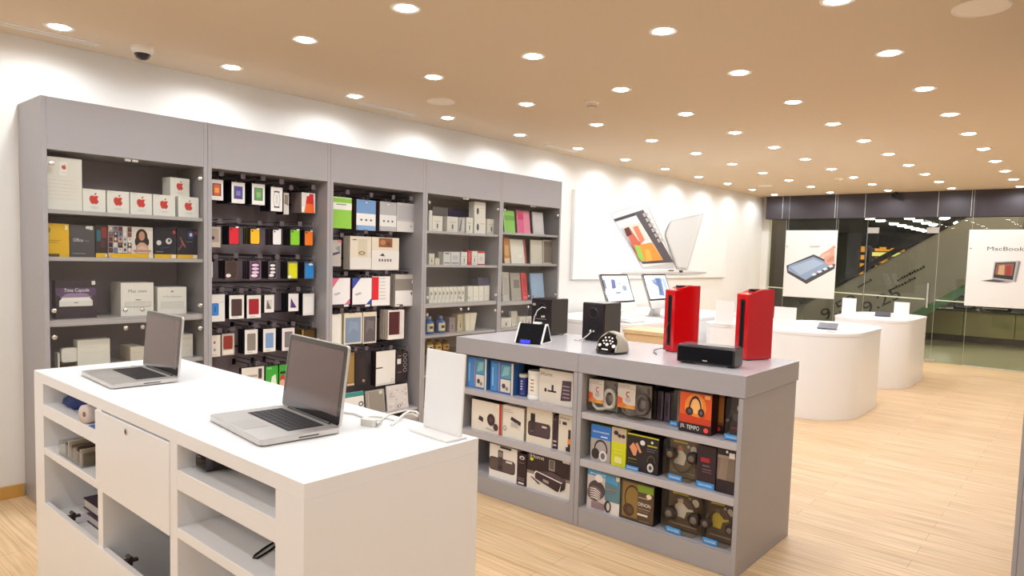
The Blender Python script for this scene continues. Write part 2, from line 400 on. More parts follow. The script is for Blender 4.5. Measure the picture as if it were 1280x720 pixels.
# dome camera
p = onz(178, 58, CEIL)
o = thing('ceiling_dome_camera', 'white dome security camera on the ceiling above the grey shelving', 'security camera', (p.x, p.y, CEIL))
obj('housing', MB().lathe([(.06, 0), (.061, -.02), (.057, -.035), (.048, -.037)], P('white_plastic', 'F0EEEA', .35), seg=32), o)
obj('dome', MB().lathe([(.047, -.034), (.044, -.052), (.034, -.068), (.018, -.077), (0, -.08)], P('smoked_dome', '2A1C22', .08), seg=32), o)
obj('trim_arc', MB().lathe([(.05, -.034), (.051, -.042), (.047, -.045)], P('white_plastic', 'F0EEEA'), seg=32), o)
for (u, v, lab) in ((740, 127, 'small cream smoke detector on the ceiling between the middle downlight rows'), (1049, 223, 'far small cream smoke detector on the ceiling before the glass front')):
    p = onz(u, v, CEIL)
    o = thing('smoke_detector', lab, 'smoke detector', (p.x, p.y, CEIL))
    obj('base', MB().lathe([(.055, 0), (.055, -.012), (.045, -.016)], DISC, seg=28), o)
    obj('sensor_head', MB().lathe([(.036, -.014), (.036, -.04), (.026, -.048), (0, -.05)], P('cream_plastic', 'D9CBB0', .5), seg=24), o)
    obj('slots', MB().lathe([(.0365, -.038), (.0365, -.041), (.036, -.0415)], P('dark_slot', '54483C', .6), seg=24), o)
p = onz(1120, 240, CEIL)
o = thing('ceiling_camera', 'small dark security camera hanging from the ceiling over the glass front', 'security camera', (p.x, p.y, CEIL))
obj('mount', MB().lathe([(.03, 0), (.03, -.01), (.01, -.014), (.01, -.05)], BLACK, seg=16), o)
obj('camera_body', MB().tube([(.07, .05, -.055), (-.07, -.05, -.075)], .03, BLACK, 14), o)
# slot vents by the left wall
SLOT = P('slot_shadow', '7A6A58', .8)
for (xa, xb, y, lab) in ((.3, 1.53, 4.56, 'long white slot air vent in the ceiling at the near left'), (3.36, 3.94, 4.52, 'white slot air vent in the ceiling above the middle of the shelving'), (5.76, 6.3, 4.52, 'white slot air vent in the ceiling before the wall picture')):
    o = thing('slot_vent', lab, 'air vent', ((xa+xb)/2, y, CEIL)); L_ = (xb-xa)/2
    obj('frame', MB().box(-L_, L_, -.035, -.012, -.006, 0, RIM).box(-L_, L_, .012, .035, -.006, 0, RIM).box(-L_, -L_+.02, -.012, .012, -.006, 0, RIM).box(L_-.02, L_, -.012, .012, -.006, 0, RIM).box(-L_+.02, L_-.02, -.003, .003, -.005, 0, RIM), o)
    obj('slot', MB().box(-L_+.02, L_-.02, -.012, .012, -.002, -.0005, SLOT), o)

# big picture on the left wall
pic = thing('wall_picture', 'wide white lightbox picture of two open notebooks on the left wall', 'picture', (8.7, 4.72, 1.76))
X0, X1, Z0, Z1 = 6.6, 10.9, 1.236, 2.29
PICW = P('picture_white', 'ECEAE6', .55)
obj('panel', MB().box(X0+.012-8.7, X1-.012-8.7, 0, .03, Z0+.012-1.76, Z1-.012-1.76, PICW), pic)
fr = MB(); e = (X0-8.7, X1-8.7, Z0-1.76, Z1-1.76)
FRM = P('picture_frame', 'E8E6E2', .45)
q_ = .012; fr.box(e[0], e[1], -.002, .042, e[2], e[2]+q_, FRM).box(e[0], e[1], -.002, .042, e[3]-q_, e[3], FRM).box(e[0], e[0]+q_, -.002, .042, e[2]+q_, e[3]-q_, FRM).box(e[1]-q_, e[1], -.002, .042, e[2]+q_, e[3]-q_, FRM)
obj('frame', fr, pic, bevel=.003)
art = MB(); lay = [0]
def A(pts, col):
    lay[0] += .0006
    q = []
    for u, v in pts:
        p = ony(u, v, 4.72-lay[0]); q.append((p.x-8.7, -lay[0], p.z-1.76))
    art.poly(q, C(col, .5))
A([(762, 267), (808, 252.5), (843, 328), (842, 336), (803, 336)], 'C4C1BF')      # near lid, silver rim
A([(763.5, 267.5), (807, 254), (841, 328), (804, 334)], 'E6E4E2')
A([(767, 274), (804, 262), (842, 328), (803, 330)], '544C50')                        # dark dock
A([(768, 276.5), (795, 269), (829, 325), (803, 327)], 'DDE6EC')                      # window
for i in range(6):
    for j in range(2):
        a = (803+i*3.6+j*3.2, 267+i*6.4-j*1.0); A([a, (a[0]+2.5, a[1]-.8), (a[0]+4.6, a[1]+3.4), (a[0]+2, a[1]+4.2)], 'B9B3B0')
A([(768, 274.5), (792, 266.5), (794, 269.5), (769, 277)], '3A3438')
A([(777, 284), (800, 278), (812, 300), (788, 303)], 'E4D2C4'); A([(781, 287), (787, 285), (803, 308), (803, 327), (800, 327)], 'C8604A')          # figure shapes in the photo
A([(791, 284), (797, 282), (806, 300), (801, 305)], 'D87A5A')
A([(780, 286), (786, 283.5), (790, 293), (784, 296)], '5A2A28')
A([(793, 306), (802, 308), (806, 322), (803, 327), (798, 322)], '8FC050')
A([(799, 306), (815, 303), (829, 325), (806, 327)], 'F09038')
A([(806, 312), (812, 312), (816, 326), (808, 327)], 'E0A848')
A([(799, 336.5), (843, 336.5), (844, 340), (798, 340)], 'F2F0EE')
A([(779, 340), (842, 337), (882, 340), (884, 341.5), (873, 343), (790, 343.5), (776, 342)], 'B9B5B2')  # thin base
A([(779, 340), (842, 337), (882, 340), (778, 341.2)], 'D9D7D4')
A([(835.5, 337.5), (842, 337.5), (842, 339), (835.5, 339)], '2E2A2C'); A([(849, 337.8), (853.5, 337.8), (853.5, 340.5), (849, 340.5)], '2E2A2C')
A([(831.5, 293), (838.6, 276), (880, 266.5), (860, 336), (846, 335)], 'BDBAB8')                       # second lid, back view
A([(833, 293), (839.5, 277), (878.5, 268.2), (859.3, 334), (848, 333.5)], 'D2D0CE')
obj('print', art, pic)

# hanging posters in the shopfront
CABLE = P('steel_cable', 'B8B6AE', .4, .7)
def poster(lab, ya, yb, z0, z1, artfn, wires):
    X = 12.26
    o = thing('hanging_poster', lab, 'poster', (X, (ya+yb)/2, z0))
    obj('board', MB().box(-.004, .004, ya-(ya+yb)/2, yb-(ya+yb)/2, 0, z1-z0, P('poster_white', 'E9E7E5', .5)), o)
    a = MB(); l = [0]
    def put(pts, col):
        l[0] += .0006; q = []
        for u, v in pts:
            p = onx(u, v, X-.004-l[0]); q.append((p.x-X, p.y-(ya+yb)/2, p.z-z0))
        a.poly(q, C(col, .5))
    artfn(put, a, (X, (ya+yb)/2, z0))
    obj('print', a, o)
    for y in wires:
        obj('cable', MB().tube([(0, y-(ya+yb)/2, z1-z0-.02), (0, y-(ya+yb)/2, CEIL-z0-.002)], .003, CABLE, 6), o)
        obj('clip', MB().lathe([(.012, -.01), (.012, .01)], CHROME, (-.006, y-(ya+yb)/2, z1-z0-.28), 12, 'x'), o)
def art_tablet(put, a, o):
    put([(983, 332), (1017, 318), (1044, 330), (1043, 336), (1008, 355), (984, 341)], '4A474C')
    put([(986, 332), (1017, 321), (1040, 331), (1007, 350), (985, 338)], '8FA3C0')
    put([(988, 334), (1017, 324), (1030, 329), (1000, 344)], 'A9BAD2')
    for i in range(4): put([(1014+i*7, 343-i*3.4), (1018+i*7, 341-i*3.4), (1021+i*7, 343-i*3.4), (1017+i*7, 345-i*3.4)], 'DDE3EA')
    put([(1043, 306), (1043, 330), (1036, 332), (1031, 328), (1030, 322), (1024, 321), (1027, 317), (1036, 312)], 'D9A08C')
    put([(1024, 321), (1030, 317), (1037, 315), (1038, 318), (1030, 322)], 'E6B5A2')
    put([(1043, 319), (1037, 322), (1033, 326), (1036, 328), (1043, 326)], 'C98C78')
    put([(1012, 307), (1025, 307), (1025, 308.5), (1012, 308.5)], 'C9C6C6')
def art_notebook(put, a, o):
    put([(1240, 349.5), (1243, 327), (1273, 326), (1268, 352)], 'B5B2B2')
    put([(1241.5, 347), (1244.5, 328.5), (1270, 327.5), (1266, 350)], '2E2A34')
    put([(1243.5, 343), (1246, 330), (1268, 329), (1265, 345)], '8C5A4A')
    put([(1247, 343), (1249, 332), (1256, 331), (1255, 344)], 'C9A27A')
    put([(1257, 344), (1258, 333), (1264, 332), (1263, 345)], 'A03830')
    put([(1225, 351), (1243, 348.5), (1268, 352), (1258, 354)], 'A8A4A6')
    put([(1228, 351), (1243, 349.2), (1258, 351.5), (1248, 353)], '4A4648')
    put([(1273, 326), (1276, 327), (1270, 353), (1268, 352)], '8A8688')
    p = onx(1234, 313, 12.255); a.text('MacBook Air', (p.x-o[0], p.y-o[1], p.z-o[2]), (0, -1, 0), (0, 0, 1), .058, C('4A474C'), .62)
poster('white hanging poster of a hand touching a tablet on the glass front', 4.244, 3.40, .92, 2.067, art_tablet, (4.21, 3.43))
poster('white hanging poster of a small silver notebook at the right edge', 1.563, .45, .941, 2.073, art_notebook, (1.53, .5))
# ------------------------------------------------------------------ grey wall cabinets
CX_ = [1.176, 2.0797, 2.9952, 3.9306, 4.8956, 5.8344]; YC = 4.3466; ZK = 2.281; ZH = 2.0
SA, SB, SC_, SD, SE = 1.68, 1.42, 1.07, .79, .45
KNOB = P('steel_knob', 'D6D2CC', .25, .9)
def door_pane(parent, x0, x1, z0, z1, hinge_left, knob_z):
    yb = YC+.004
    d = obj('glass_door', MB().box(x0, x1, yb, yb+.005, z0, z1, GLASS), parent)
    kx = x1-.045 if hinge_left else x0+.045
    obj('knob', MB().lathe([(.006, .0), (.006, -.012), (.0125, -.014), (.0125, -.024), (.008, -.027), (0, -.027)], KNOB, (kx, yb, knob_z), 16, 'y'), d)
    hx = x0+.02 if hinge_left else x1-.02
    for zz in (z0+.07, z1-.07):
        obj('hinge', MB().lathe([(.013, .009), (.0135, -.002), (.011, -.004), (0, -.004)], KNOB, (hx, yb, zz), 16, 'y'), d)
    obj('clamp', MB().box(kx-.02+(.03 if hinge_left else -.03), kx+.02+(.03 if hinge_left else -.03), yb-.003, yb-.0005, (z1-.014 if knob_z < (z0+z1)/2 else z0), (z1 if knob_z < (z0+z1)/2 else z0+.014), CHROME), d)
def cabinet(i, lab, glass, shelves, backm, pegs=None):
    xa, xb = CX_[i], CX_[i+1]; xm = (xa+xb)/2
    o = thing('wall_cabinet', lab, 'cabinet', (xm, YC, 0))
    def T(x): return x-xm
    def part(nm, b, bev=.0015, **k): return obj(nm, b, o, (0, -YC, 0), 0, bev, **k)
    t = .026
    part('side_panel', MB().box(T(xa)+.0008, T(xa)+t, YC, YW-.002, .001, ZK, GREY))
    part('side_panel', MB().box(T(xb)-t, T(xb)-.0008, YC, YW-.002, .001, ZK, GREY))
    part('header_panel', MB().box(T(xa)+t, T(xb)-t, YC+.001, YC+.02, ZH, ZK-.001, GREY))
    part('top_panel', MB().box(T(xa)+t, T(xb)-t, YC+.02, YW-.002, ZK-.025, ZK-.001, GREY))
    part('soffit', MB().box(T(xa)+t, T(xb)-t, YC+.02, YW-.03, ZH, ZH+.02, GREY))
    part('back_panel', MB().box(T(xa)+t, T(xb)-t, YW-.03, YW-.002, .1, ZK-.026, backm))
    part('plinth', MB().box(T(xa)+t, T(xb)-t, YC+.012, YC+.03, .001, .1, GREY))
    part('base_shelf', MB().box(T(xa)+t, T(xb)-t, YC+.012, YW-.03, .1, .125, SHELFG))
    for z in shelves:
        th = .036 if abs(z-SC_) < .03 else .022
        part('shelf', MB().box(T(xa)+t, T(xb)-t, YC+.014, YW-.03, z-th, z, SHELFG))
    if glass:
        zc = shelves_c[i]
        for (z0, z1, kz) in ((zc-.015, ZH-.004, zc+.045), (.105, zc-.022, zc-.06)):
            door_pane(o, T(xa)+t+.002, -.002, z0-0, z1, True, kz); door_pane(o, .002, T(xb)-t-.002, z0, z1, False, kz)
        for d in [c for c in D.objects if c.parent == o and c.name.startswith('glass_door')]: d.location = (0, -YC, 0)
    return o, xm
shelves_c = {0: 1.07, 3: 1.065, 4: 1.05}
cab1, xm1 = cabinet(0, 'first grey wall cabinet from the left, glass doors, white and yellow software boxes inside', True, [SA, SB, SC_, SD, SE], P('dark_back_panel', 'A0949A', .5, var=.04, scale=8))
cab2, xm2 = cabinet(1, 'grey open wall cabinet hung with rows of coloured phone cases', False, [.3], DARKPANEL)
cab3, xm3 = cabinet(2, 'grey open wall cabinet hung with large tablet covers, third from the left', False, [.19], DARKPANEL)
cab4, xm4 = cabinet(3, 'grey glass-doored wall cabinet full of small white boxes, fourth from the left', True, [1.69, 1.40, 1.065, SD, SE], GREYPANEL)
cab5, xm5 = cabinet(4, 'last grey glass-doored wall cabinet, at the right end, with leaning tablet covers', True, [1.72, 1.42, 1.05, SD, SE], GREYPANEL)

# ------------------------------------------------------------------ white service counter
CT = .972; cx0, cx1 = .858, 1.43; cy0, cy1 = 1.335, 3.32
K = thing('service_counter', 'white lacquered service counter with open shelves, carrying two notebook computers', 'counter', (cx0, cy0, 0), 0)
def kp(nm, *bs, bev=.002, m=WHITE, **kw):
    b = MB()
    for q in bs: b.box(q[0]-cx0, q[1]-cx0, q[2]-cy0, q[3]-cy0, q[4], q[5], m)
    return obj(nm, b, K, bevel=bev, **kw)
F_ = cx0+.0
kp('worktop', (cx0, cx1, cy0, cy1, CT-.04, CT), bev=.0008)
kp('end_panel', (cx0, cx1, cy0, cy0+.12, .001, CT-.04), bev=0)
kp('end_panel', (cx0, cx1, cy1-.115, cy1, .001, CT-.04), bev=0)
kp('back_panel', (cx1-.02, cx1, cy0+.12, cy1-.115, .001, CT-.04))
kp('divider', (cx0, cx1-.02, 2.57, 2.615, .001, CT-.04))
kp('divider', (cx0, cx1-.02, 1.985, 2.035, .001, CT-.04))
yL0, yL1 = 2.615, cy1-.115
kp('shelf', (cx0, cx1-.02, yL0, yL1, .80, .85)); kp('shelf', (cx0, cx1-.02, yL0, yL1, .642, .672))
kp('shelf', (cx0+.05, cx1-.02, yL0, yL1, .38, .40))
yR0, yR1 = cy0+.12, 1.985
kp('shelf', (cx0, cx1-.02, yR0, yR1, .798, .857)); kp('shelf', (cx0, cx1-.02, yR0, yR1, .655, .686))
kp('shelf', (cx0, cx1-.02, yR0, yR1, .34, .37))
kp('bottom_panel', (cx0, cx1-.02, yL0, yL1, .06, .08), (cx0, cx1-.02, 2.035, 2.57, .06, .08), (cx0, cx1-.02, yR0, yR1, .06, .08))
dp = kp('drawer_front', (cx0-.004, cx0+.016, 2.03, 2.62, .648, .926), bev=.0015)
obj('lock', MB().lathe([(.012, .004), (.012, -.001), (.010, -.002), (0, -.002)], KNOB, (-.004, 2.345-cy0, .9), 18, 'x').box(-.0075, -.0055, 2.343-cy0, 2.347-cy0, .893, .907, BLACK), dp)
kp('drawer_box', (cx0+.016, cx1-.1, 2.045, 2.565, .66, .68), (cx0+.016, cx1-.1, 2.045, 2.06, .68, .8), (cx0+.016, cx1-.1, 2.55, 2.565, .68, .8))
fl = kp('flap_door', (cx0-.004, cx0+.016, 2.04, cy1-.118, .09, .443), bev=.0015)
HB = P('brown_hinge', '3A2A28', .5)
for y in (2.99, 2.432):
    h = MB().box(.016, .04, y-cy0-.014, y-cy0+.014, .42, .438, HB).box(.04, .06, y-cy0-.008, y-cy0+.008, .428, .437, HB).lathe([(.007, -.016), (.007, .016)], HB, (.034, y-cy0, .446), 12, 'y')
    obj('hinge', h, fl)
# ------------------------------------------------------------------ grey display island
IX0, IX1, IY0, IY1, IZ = 3.108, 3.842, 1.222, 3.118, .971
IS = thing('display_island', 'grey display island with shelved front, speakers and radios on its top', 'display unit', (IX0, (IY0+IY1)/2, 0))
iy = (IY0+IY1)/2
def ip(nm, *bs, bev=.002, m=GREY, **kw):
    b = MB()
    for q in bs: b.box(q[0]-IX0, q[1]-IX0, q[2]-iy, q[3]-iy, q[4], q[5], m)
    return obj(nm, b, IS, bevel=bev, **kw)
YM = 2.165
b = MB()
for ya, yb in ((IY0, YM-.0008), (YM+.0008, IY1)):
    b.box(0, IX1-IX0, ya-iy, yb-iy, .867, IZ, GREY, mats=dict(top=GREYTOP))
obj('top_slab', b, IS, bevel=.003)
fx = IX0+.002
ip('end_panel', (fx, IX1-.008, IY0+.006, IY0+.03, .001, .864)); ip('end_panel', (fx, IX1-.008, IY1-.05, IY1-.02, .001, .864))
ip('divider', (fx, IX1-.03, YM+.001, YM+.03, .001, .864)); ip('divider', (fx, IX1-.03, YM-.03, YM-.001, .001, .864))
ip('back_panel', (IX1-.03, IX1-.008, IY0+.03, IY1-.05, .001, .864))
for (ya, yb) in ((YM+.03, IY1-.05), (IY0+.03, YM-.03)):
    ip('shelf', (fx+.004, IX1-.03, ya, yb, .612, .648), m=SHELFG); ip('shelf', (fx+.004, IX1-.03, ya, yb, .345, .385), m=SHELFG)
    ip('base_shelf', (fx+.02, IX1-.03, ya, yb, .09, .112), m=SHELFG); ip('plinth', (fx+.004, fx+.02, ya, yb, .001, .112))
# ------------------------------------------------------------------ white tables
def stadium(hx, hy, n=20):
    r = hy; pts = []
    for i in range(n+1): a = -PI/2+PI*i/n; pts.append((hx-r+r*math.cos(a), r*math.sin(a)))
    for i in range(n+1): a = PI/2+PI*i/n; pts.append((-hx+r+r*math.cos(a), r*math.sin(a)))
    return pts
def table(lab, x0, x1, y0, y1, h, r=None):
    o = thing('display_table', lab, 'table', ((x0+x1)/2, (y0+y1)/2, 0))
    w, d = (x1-x0)/2, (y1-y0)/2
    f = (lambda k: rrect(-w+k, w-k, -d+k, d-k, r, 10)) if r else (lambda k: stadium(w-k, d-k))
    obj('body', MB().prism(f(.004), .001, h-.032, WHITE, 'z', True), o)
    obj('tabletop', MB().prism(f(0), h-.03, h, WHITE, 'z', True), o, bevel=.003)
    return o
TH = .84
table('near white round-ended display table, right of the grey island', 6.835, 8.5, 1.743, 2.743, TH)
table('far white round-ended display table nearest the glass front', 9.21, 10.9, 1.74, 2.64, TH)
table('white round-ended display table seen between the two red speakers', 6.9, 8.3, 2.8, 3.25, TH)
table('white display table along the left wall with two desktop computers', 5.86, 8.6, 3.45, 4.70, .85, .2)
# pale wood stool block
WB = P('pale_birch', 'E2BE90', .45, var=.08, scale=30)
o = thing('wooden_stool', 'pale wooden rounded block stool between the island and the wall table', 'stool', (5.3, 2.88, 0))
obj('body', MB().prism(rrect(-.17, .17, -.25, .25, .06, 6), .02, .86, WB, 'z', True), o)
obj('seat', MB().prism(rrect(-.18, .18, -.26, .26, .06, 6), .862, .893, WB, 'z', True), o, bevel=.01)
obj('base_ring', MB().prism(rrect(-.15, .15, -.23, .23, .05, 6), .001, .019, DARKCARD, 'z', True), o)
# grey cabinet end at the right edge
o = thing('side_cabinet', 'grey cabinet whose end stands at the lower right edge of the view', 'cabinet', (4.3, -.05, 0))
obj('body', MB().box(-.7, .7, -.3, .25, .1, 2.25, GREY), o, bevel=.003)
obj('plinth', MB().box(-.68, .68, -.3, .25, .001, .1, GREY), o)
obj('top_panel', MB().box(-.7, .7, -.3, .252, 2.252, 2.28, GREY), o, bevel=.003)
for k in range(2): obj('door', MB().box(-.69+k*.695, -.005+k*.695,   .251, .27, .12, 2.24, GREY), o, bevel=.002)
# ------------------------------------------------------------------ products: shared makers
APPLE = []
def _apple():
    pts = []
    def arc(cx, cy, r, a0, a1, n):
        for i in range(n+1):
            a = math.radians(a0+(a1-a0)*i/n); pts.append((cx+r*math.cos(a), cy+r*math.sin(a)))
    pts.extend([(0, .30), (-.12, .36), (-.24, .38), (-.36, .33), (-.44, .22), (-.48, .05), (-.45, -.14), (-.37, -.33), (-.27, -.47), (-.17, -.53), (-.08, -.5), (0, -.47), (.08, -.5), (.17, -.53), (.27, -.47), (.36, -.34), (.43, -.19)])
    pts.extend([(.34, -.11), (.29, -.0), (.29, .11), (.34, .21), (.40, .27), (.33, .35), (.22, .38), (.11, .35)])
    return pts, [(0, .42), (.02, .55), (.10, .65), (.21, .70), (.20, .58), (.13, .48)]
AP_BODY, AP_LEAF = _apple()
class Art:
    """prints on a front face (local plane y=0, x right, z up), fractions of its width and height"""
    def __init__(s, mb, x0, w, z0, h, y=0): s.b = mb; s.x0 = x0; s.w = w; s.z0 = z0; s.h = h; s.y = y; s.l = 0
    def pt(s, u, v): return (s.x0+u*s.w, s.y-s.l, s.z0+v*s.h)
    def n(s): s.l += .0005
    def r(s, u0, v0, u1, v1, c): s.n(); s.b.poly([s.pt(u0, v0), s.pt(u1, v0), s.pt(u1, v1), s.pt(u0, v1)], C(c) if isinstance(c, str) else c)
    def p(s, pts, c): 
        s.n(); s.b.poly([s.pt(*q) for q in pts], C(c) if isinstance(c, str) else c)
    def o(s, u, v, ru, rv, c, n=18): s.p([(u+ru*math.cos(2*PI*i/n), v+rv*math.sin(2*PI*i/n)) for i in range(n)], c)
    def ring(s, u, v, ru, rv, t, c, a0=0, a1=360, n=18):
        s.n(); m = C(c)
        for i in range(n):
            a = math.radians(a0+(a1-a0)*i/n); b = math.radians(a0+(a1-a0)*(i+1)/n); k = 1-t
            s.b.poly([s.pt(u+ru*math.cos(a), v+rv*math.sin(a)), s.pt(u+ru*math.cos(b), v+rv*math.sin(b)), s.pt(u+ru*k*math.cos(b), v+rv*k*math.sin(b)), s.pt(u+ru*k*math.cos(a), v+rv*k*math.sin(a))], m)
    def t(s, st, u, v, h, c, w=None, center=False):
        s.n(); s.b.text(st, s.pt(u, v), (1,0,0), (0,0,1), h*s.h, C(c), w*s.w if w else None, center)
    def apple(s, u, v, k, c):   # k = height as a fraction of the face height
        for q in (AP_BODY, AP_LEAF): s.p([(u+x*k*s.h/s.w, v+y*k) for x, y in q], c)
    def headphones(s, u, v, k, dark='1C181C', cup='2A262A', ring='8A8688'):
        a = k*s.h/s.w
        s.ring(u, v, .42*a, .5*k, .16, dark, 0, 180, 16)
        for q in (-1, 1):
            s.o(u+q*.38*a, v-.12*k, .17*a, .24*k, cup); s.o(u+q*.38*a, v-.12*k, .09*a, .13*k, ring)
def lines(a, u0, u1, v, n, step, c, h=.012):
    for i in range(n): a.r(u0, v-i*step-h, u0+(u1-u0)*random.uniform(.6, 1), v-i*step, c)
def box_mesh(w, d, h, col, sides=None, art=None):
    b = MB(); m = C(col) if isinstance(col, str) else col
    sd = {k: (C(v) if isinstance(v, str) else v) for k, v in (sides or {}).items()}
    b.box(0, w, 0, d, 0, h, m, sd)
    if art: art(Art(b, 0, w, 0, h))
    return b
def spanC(u0, u1, vt, vb, Y):
    vm = (vt+vb)/2; x0 = ony(u0, vm, Y).x; x1 = ony(u1, vm, Y).x
    return x0, x1-x0, ony((u0+u1)/2, vt, Y).z
def spanI(u0, u1, vt, vb, X):
    vm = (vt+vb)/2; y0 = onx(u0, vm, X).y; y1 = onx(u1, vm, X).y
    lo, hi = (1.257, 2.131) if (y0+y1)/2 < 2.165 else (2.199, 3.063)
    y0, y1 = min(y0, hi), max(y1, lo)
    return y0, y0-y1, onx((u0+u1)/2, vt, X).z
def cbox(lab, px, z, d, col, art=None, Y=4.42, sides=None, cat='box', group=None, name='product_box', h=None):
    """a carton standing on a cabinet shelf; px = left, right, top, bottom in the photograph"""
    u0, u1, vt, vb = px; x, w, zt = spanC(u0, u1, vt, vb, Y)
    return obj(name, box_mesh(w, d, h or zt-z, col, sides, art), None, (x, Y, z+.0004), 0, 0, lab, cat, group)
LIM = {.648: .862, .385: .608, .112: .341}
def ibox(lab, px, z, d, col, art=None, X=3.15, sides=None, cat='box', group=None, name='product_box', rot=0, wk=1):
    u0, u1, vt, vb = px; y, w, zt = spanI(u0, u1, vt, vb, X); zt = min(zt, LIM[z])
    return obj(name, box_mesh(w*wk, d, zt-z, col, sides, art), None, (X, y, z+.0004), -PI/2+rot, 0, lab, cat, group)

# ------------------------------------------------------------------ cabinet 1
def art_license(a):
    a.r(.0, .63, .62, .632, 'C9C6C0'); a.r(.40, .66, .60, .92, 'EFEDE8'); a.apple(.52, .82, .085, 'C04038'); a.r(.45, .71, .60, .715, '9A9692')
    for i in range(6): a.r(.05, .56-i*.07, .05+.8*random.uniform(.7, 1), .565-i*.07, 'C2BEB8')
cbox('large white software box with tiny red fruit logo, left on the top shelf', (55.3, 102.5, 197, 262), SA, .10, 'E4E1DA', art_license, Y=4.40)
def art_apple(a):
    a.apple(.5, .56, .42, 'C8372E'); a.r(.32, .2, .68, .215, 'A8A4A0'); a.r(.36, .15, .64, .162, 'BDB9B4'); a.r(.03, .93, .3, .94, 'B8B4AE')
for i, (px, lab) in enumerate((((103.5, 132, 236.5, 265), 'small white box with red fruit logo, first in the row beside the large white box'), ((134, 161.5, 238, 267), 'small white box with red fruit logo, second in the row on the top shelf'),
        ((163, 190, 240, 268), 'small white box with red fruit logo, middle of the row on the top shelf'), ((191.5, 219, 241.5, 269), 'small white box with red fruit logo, fourth in the row, under the stacked box'), ((223, 248.5, 243.5, 271), 'small white box with red fruit logo, last in the row at the right'))):
    cbox(lab, px, SA, .10, 'E9E7E2', art_apple, Y=4.40, h=.128, group='small white boxes with red fruit logos on the top shelf')
x, w, zt = spanC(212, 237.5, 221, 243, 4.44)
obj('product_box', box_mesh(w, .09, .115, 'E6E3DD', None, art_apple), None, (x, 4.43, SA+.1295), .12, 0, 'small white box with red fruit logo stacked on top of two others', 'box', 'small white boxes with red fruit logos on the top shelf')
# software shelf
def art_yellow(a):
    a.r(.0, 0, .58, .09, '5A4A10'); a.o(.14, .8, .09, .09, '8A7A30'); a.o(.14, .6, .08, .07, 'C9B24A'); a.r(.82, .82, .95, .96, 'F4E8B0'); a.r(.05, .48, .62, .50, 'B08A00'); a.r(.05, .42, .5, .44, 'B08A00')
def art_office(a):
    a.t('Office', .12, .48, .11, 'D8D6D4', .4); a.r(.56, .5, .78, .52, '8A868A'); a.r(.1, .1, .62, .12, '9A969A'); a.o(.72, .93, .1, .05, 'E8E6E4'); a.r(.78, .86, .92, .98, 'E8E4E0')
def art_game(cols):
    def f(a):
        for u0, v0, u1, v1, c in cols: a.r(u0, v0, u1, v1, c)
        a.r(0, 0, 1, .13, 'E8B61C'); a.r(.8, .02, .97, .11, 'F0E8D0')
    return f
def art_collage(a):
    pal = ['3A2A28', 'D8D0C8', '8A3A38', '6A78A0', 'C8A898', '2A2030', 'E8E4E0', '7A5048']
    for i in range(5):
        for j in range(5): a.r(i*.2+.01, .15+j*.168, i*.2+.19, .15+j*.168+.155, pal[(i*3+j*5+i*j) % 8]); a.o(i*.2+.1, .25+j*.168, .05, .05, pal[(i+j*3+2) % 8], 10)
    a.r(0, 0, 1, .13, 'E8B61C')
def art_person(a):
    a.r(0, .13, 1, 1, 'E2DAD2'); a.o(.48, .70, .27, .24, '2A1A1A'); a.o(.3, .52, .14, .16, '2A1A1A'); a.o(.68, .52, .14, .16, '2A1A1A'); a.o(.48, .71, .14, .15, 'C08A70')
    a.p([(.2, .14), (.22, .38), (.4, .5), (.58, .5), (.78, .38), (.8, .14)], 'C9A08A'); a.p([(.25, .15), (.3, .33), (.5, .4), (.7, .33), (.75, .15)], 'D9B8A8'); a.r(.1, .2, .9, .26, 'B88A78'); a.r(0, 0, 1, .13, 'E8B61C'); a.r(.8, 0, 1, .13, 'E8DCD0')
def art_dark1(a):
    a.r(0, .13, 1, 1, '181420'); a.o(.22, .5, .11, .08, 'D8D4D4'); a.o(.66, .56, .14, .1, 'D8D0D0'); a.o(.68, .58, .06, .05, '3A3238'); a.o(.9, .86, .07, .06, 'C83A38'); a.p([(.3, .3), (.7, .36), (.72, .4), (.3, .34)], '3A4060'); a.r(.08, .2, .4, .225, '8A868A'); a.r(0, 0, 1, .13, 'E8B61C'); a.r(.78, .01, .98, .12, 'F0E8D8')
def art_dark2(a):
    a.r(0, .13, 1, 1, '16121E'); a.o(.68, .8, .09, .08, 'A8B0F0'); a.o(.68, .8, .16, .14, '3A3A70'); a.o(.68, .8, .07, .06, 'D8DCFF'); a.p([(.05, .3), (.25, .5), (.12, .7), (.18, .72), (.33, .5), (.12, .28)], '8A4038'); a.p([(.2, .55), (.38, .36), (.42, .4), (.26, .6)], 'A05848'); a.r(.45, .55, .75, .58, '5A5668'); a.o(.92, .86, .06, .06, 'A83038'); a.r(0, 0, 1, .13, 'E8B61C'); a.r(.78, .01, .98, .12, 'F0E8D8')
Yb = 4.43
cbox('yellow software box at the left end of the second shelf', (56.3, 86.5, 279.5, 321), SB, .05, 'E5B512', art_yellow, Yb)
cbox('charcoal software box with white lettering beside the yellow box', (87.5, 118.5, 281.5, 322), SB, .05, '4A464B', art_office, Yb)
cbox('narrow dark red and teal software box right of the charcoal box', (119.5, 134, 281.5, 322), SB, .05, '2E2228', art_game([(.1, .5, .45, .85, '2A6A7A'), (.5, .6, .95, .95, '8A2A28'), (.4, .3, .8, .55, '5A2A2A')]), Yb)
cbox('software box with a collage of small portraits on the second shelf', (135.5, 163, 282.5, 322), SB, .05, 'D8D0C8', art_collage, Yb)
cbox('software box with a dark-haired woman on its cover', (164, 191, 284, 322), SB, .05, 'E2DAD2', art_person, Yb)
cbox('black software box with white spectacles shapes and a yellow foot', (192.5, 220, 284.5, 322), SB, .05, '181420', art_dark1, Yb)
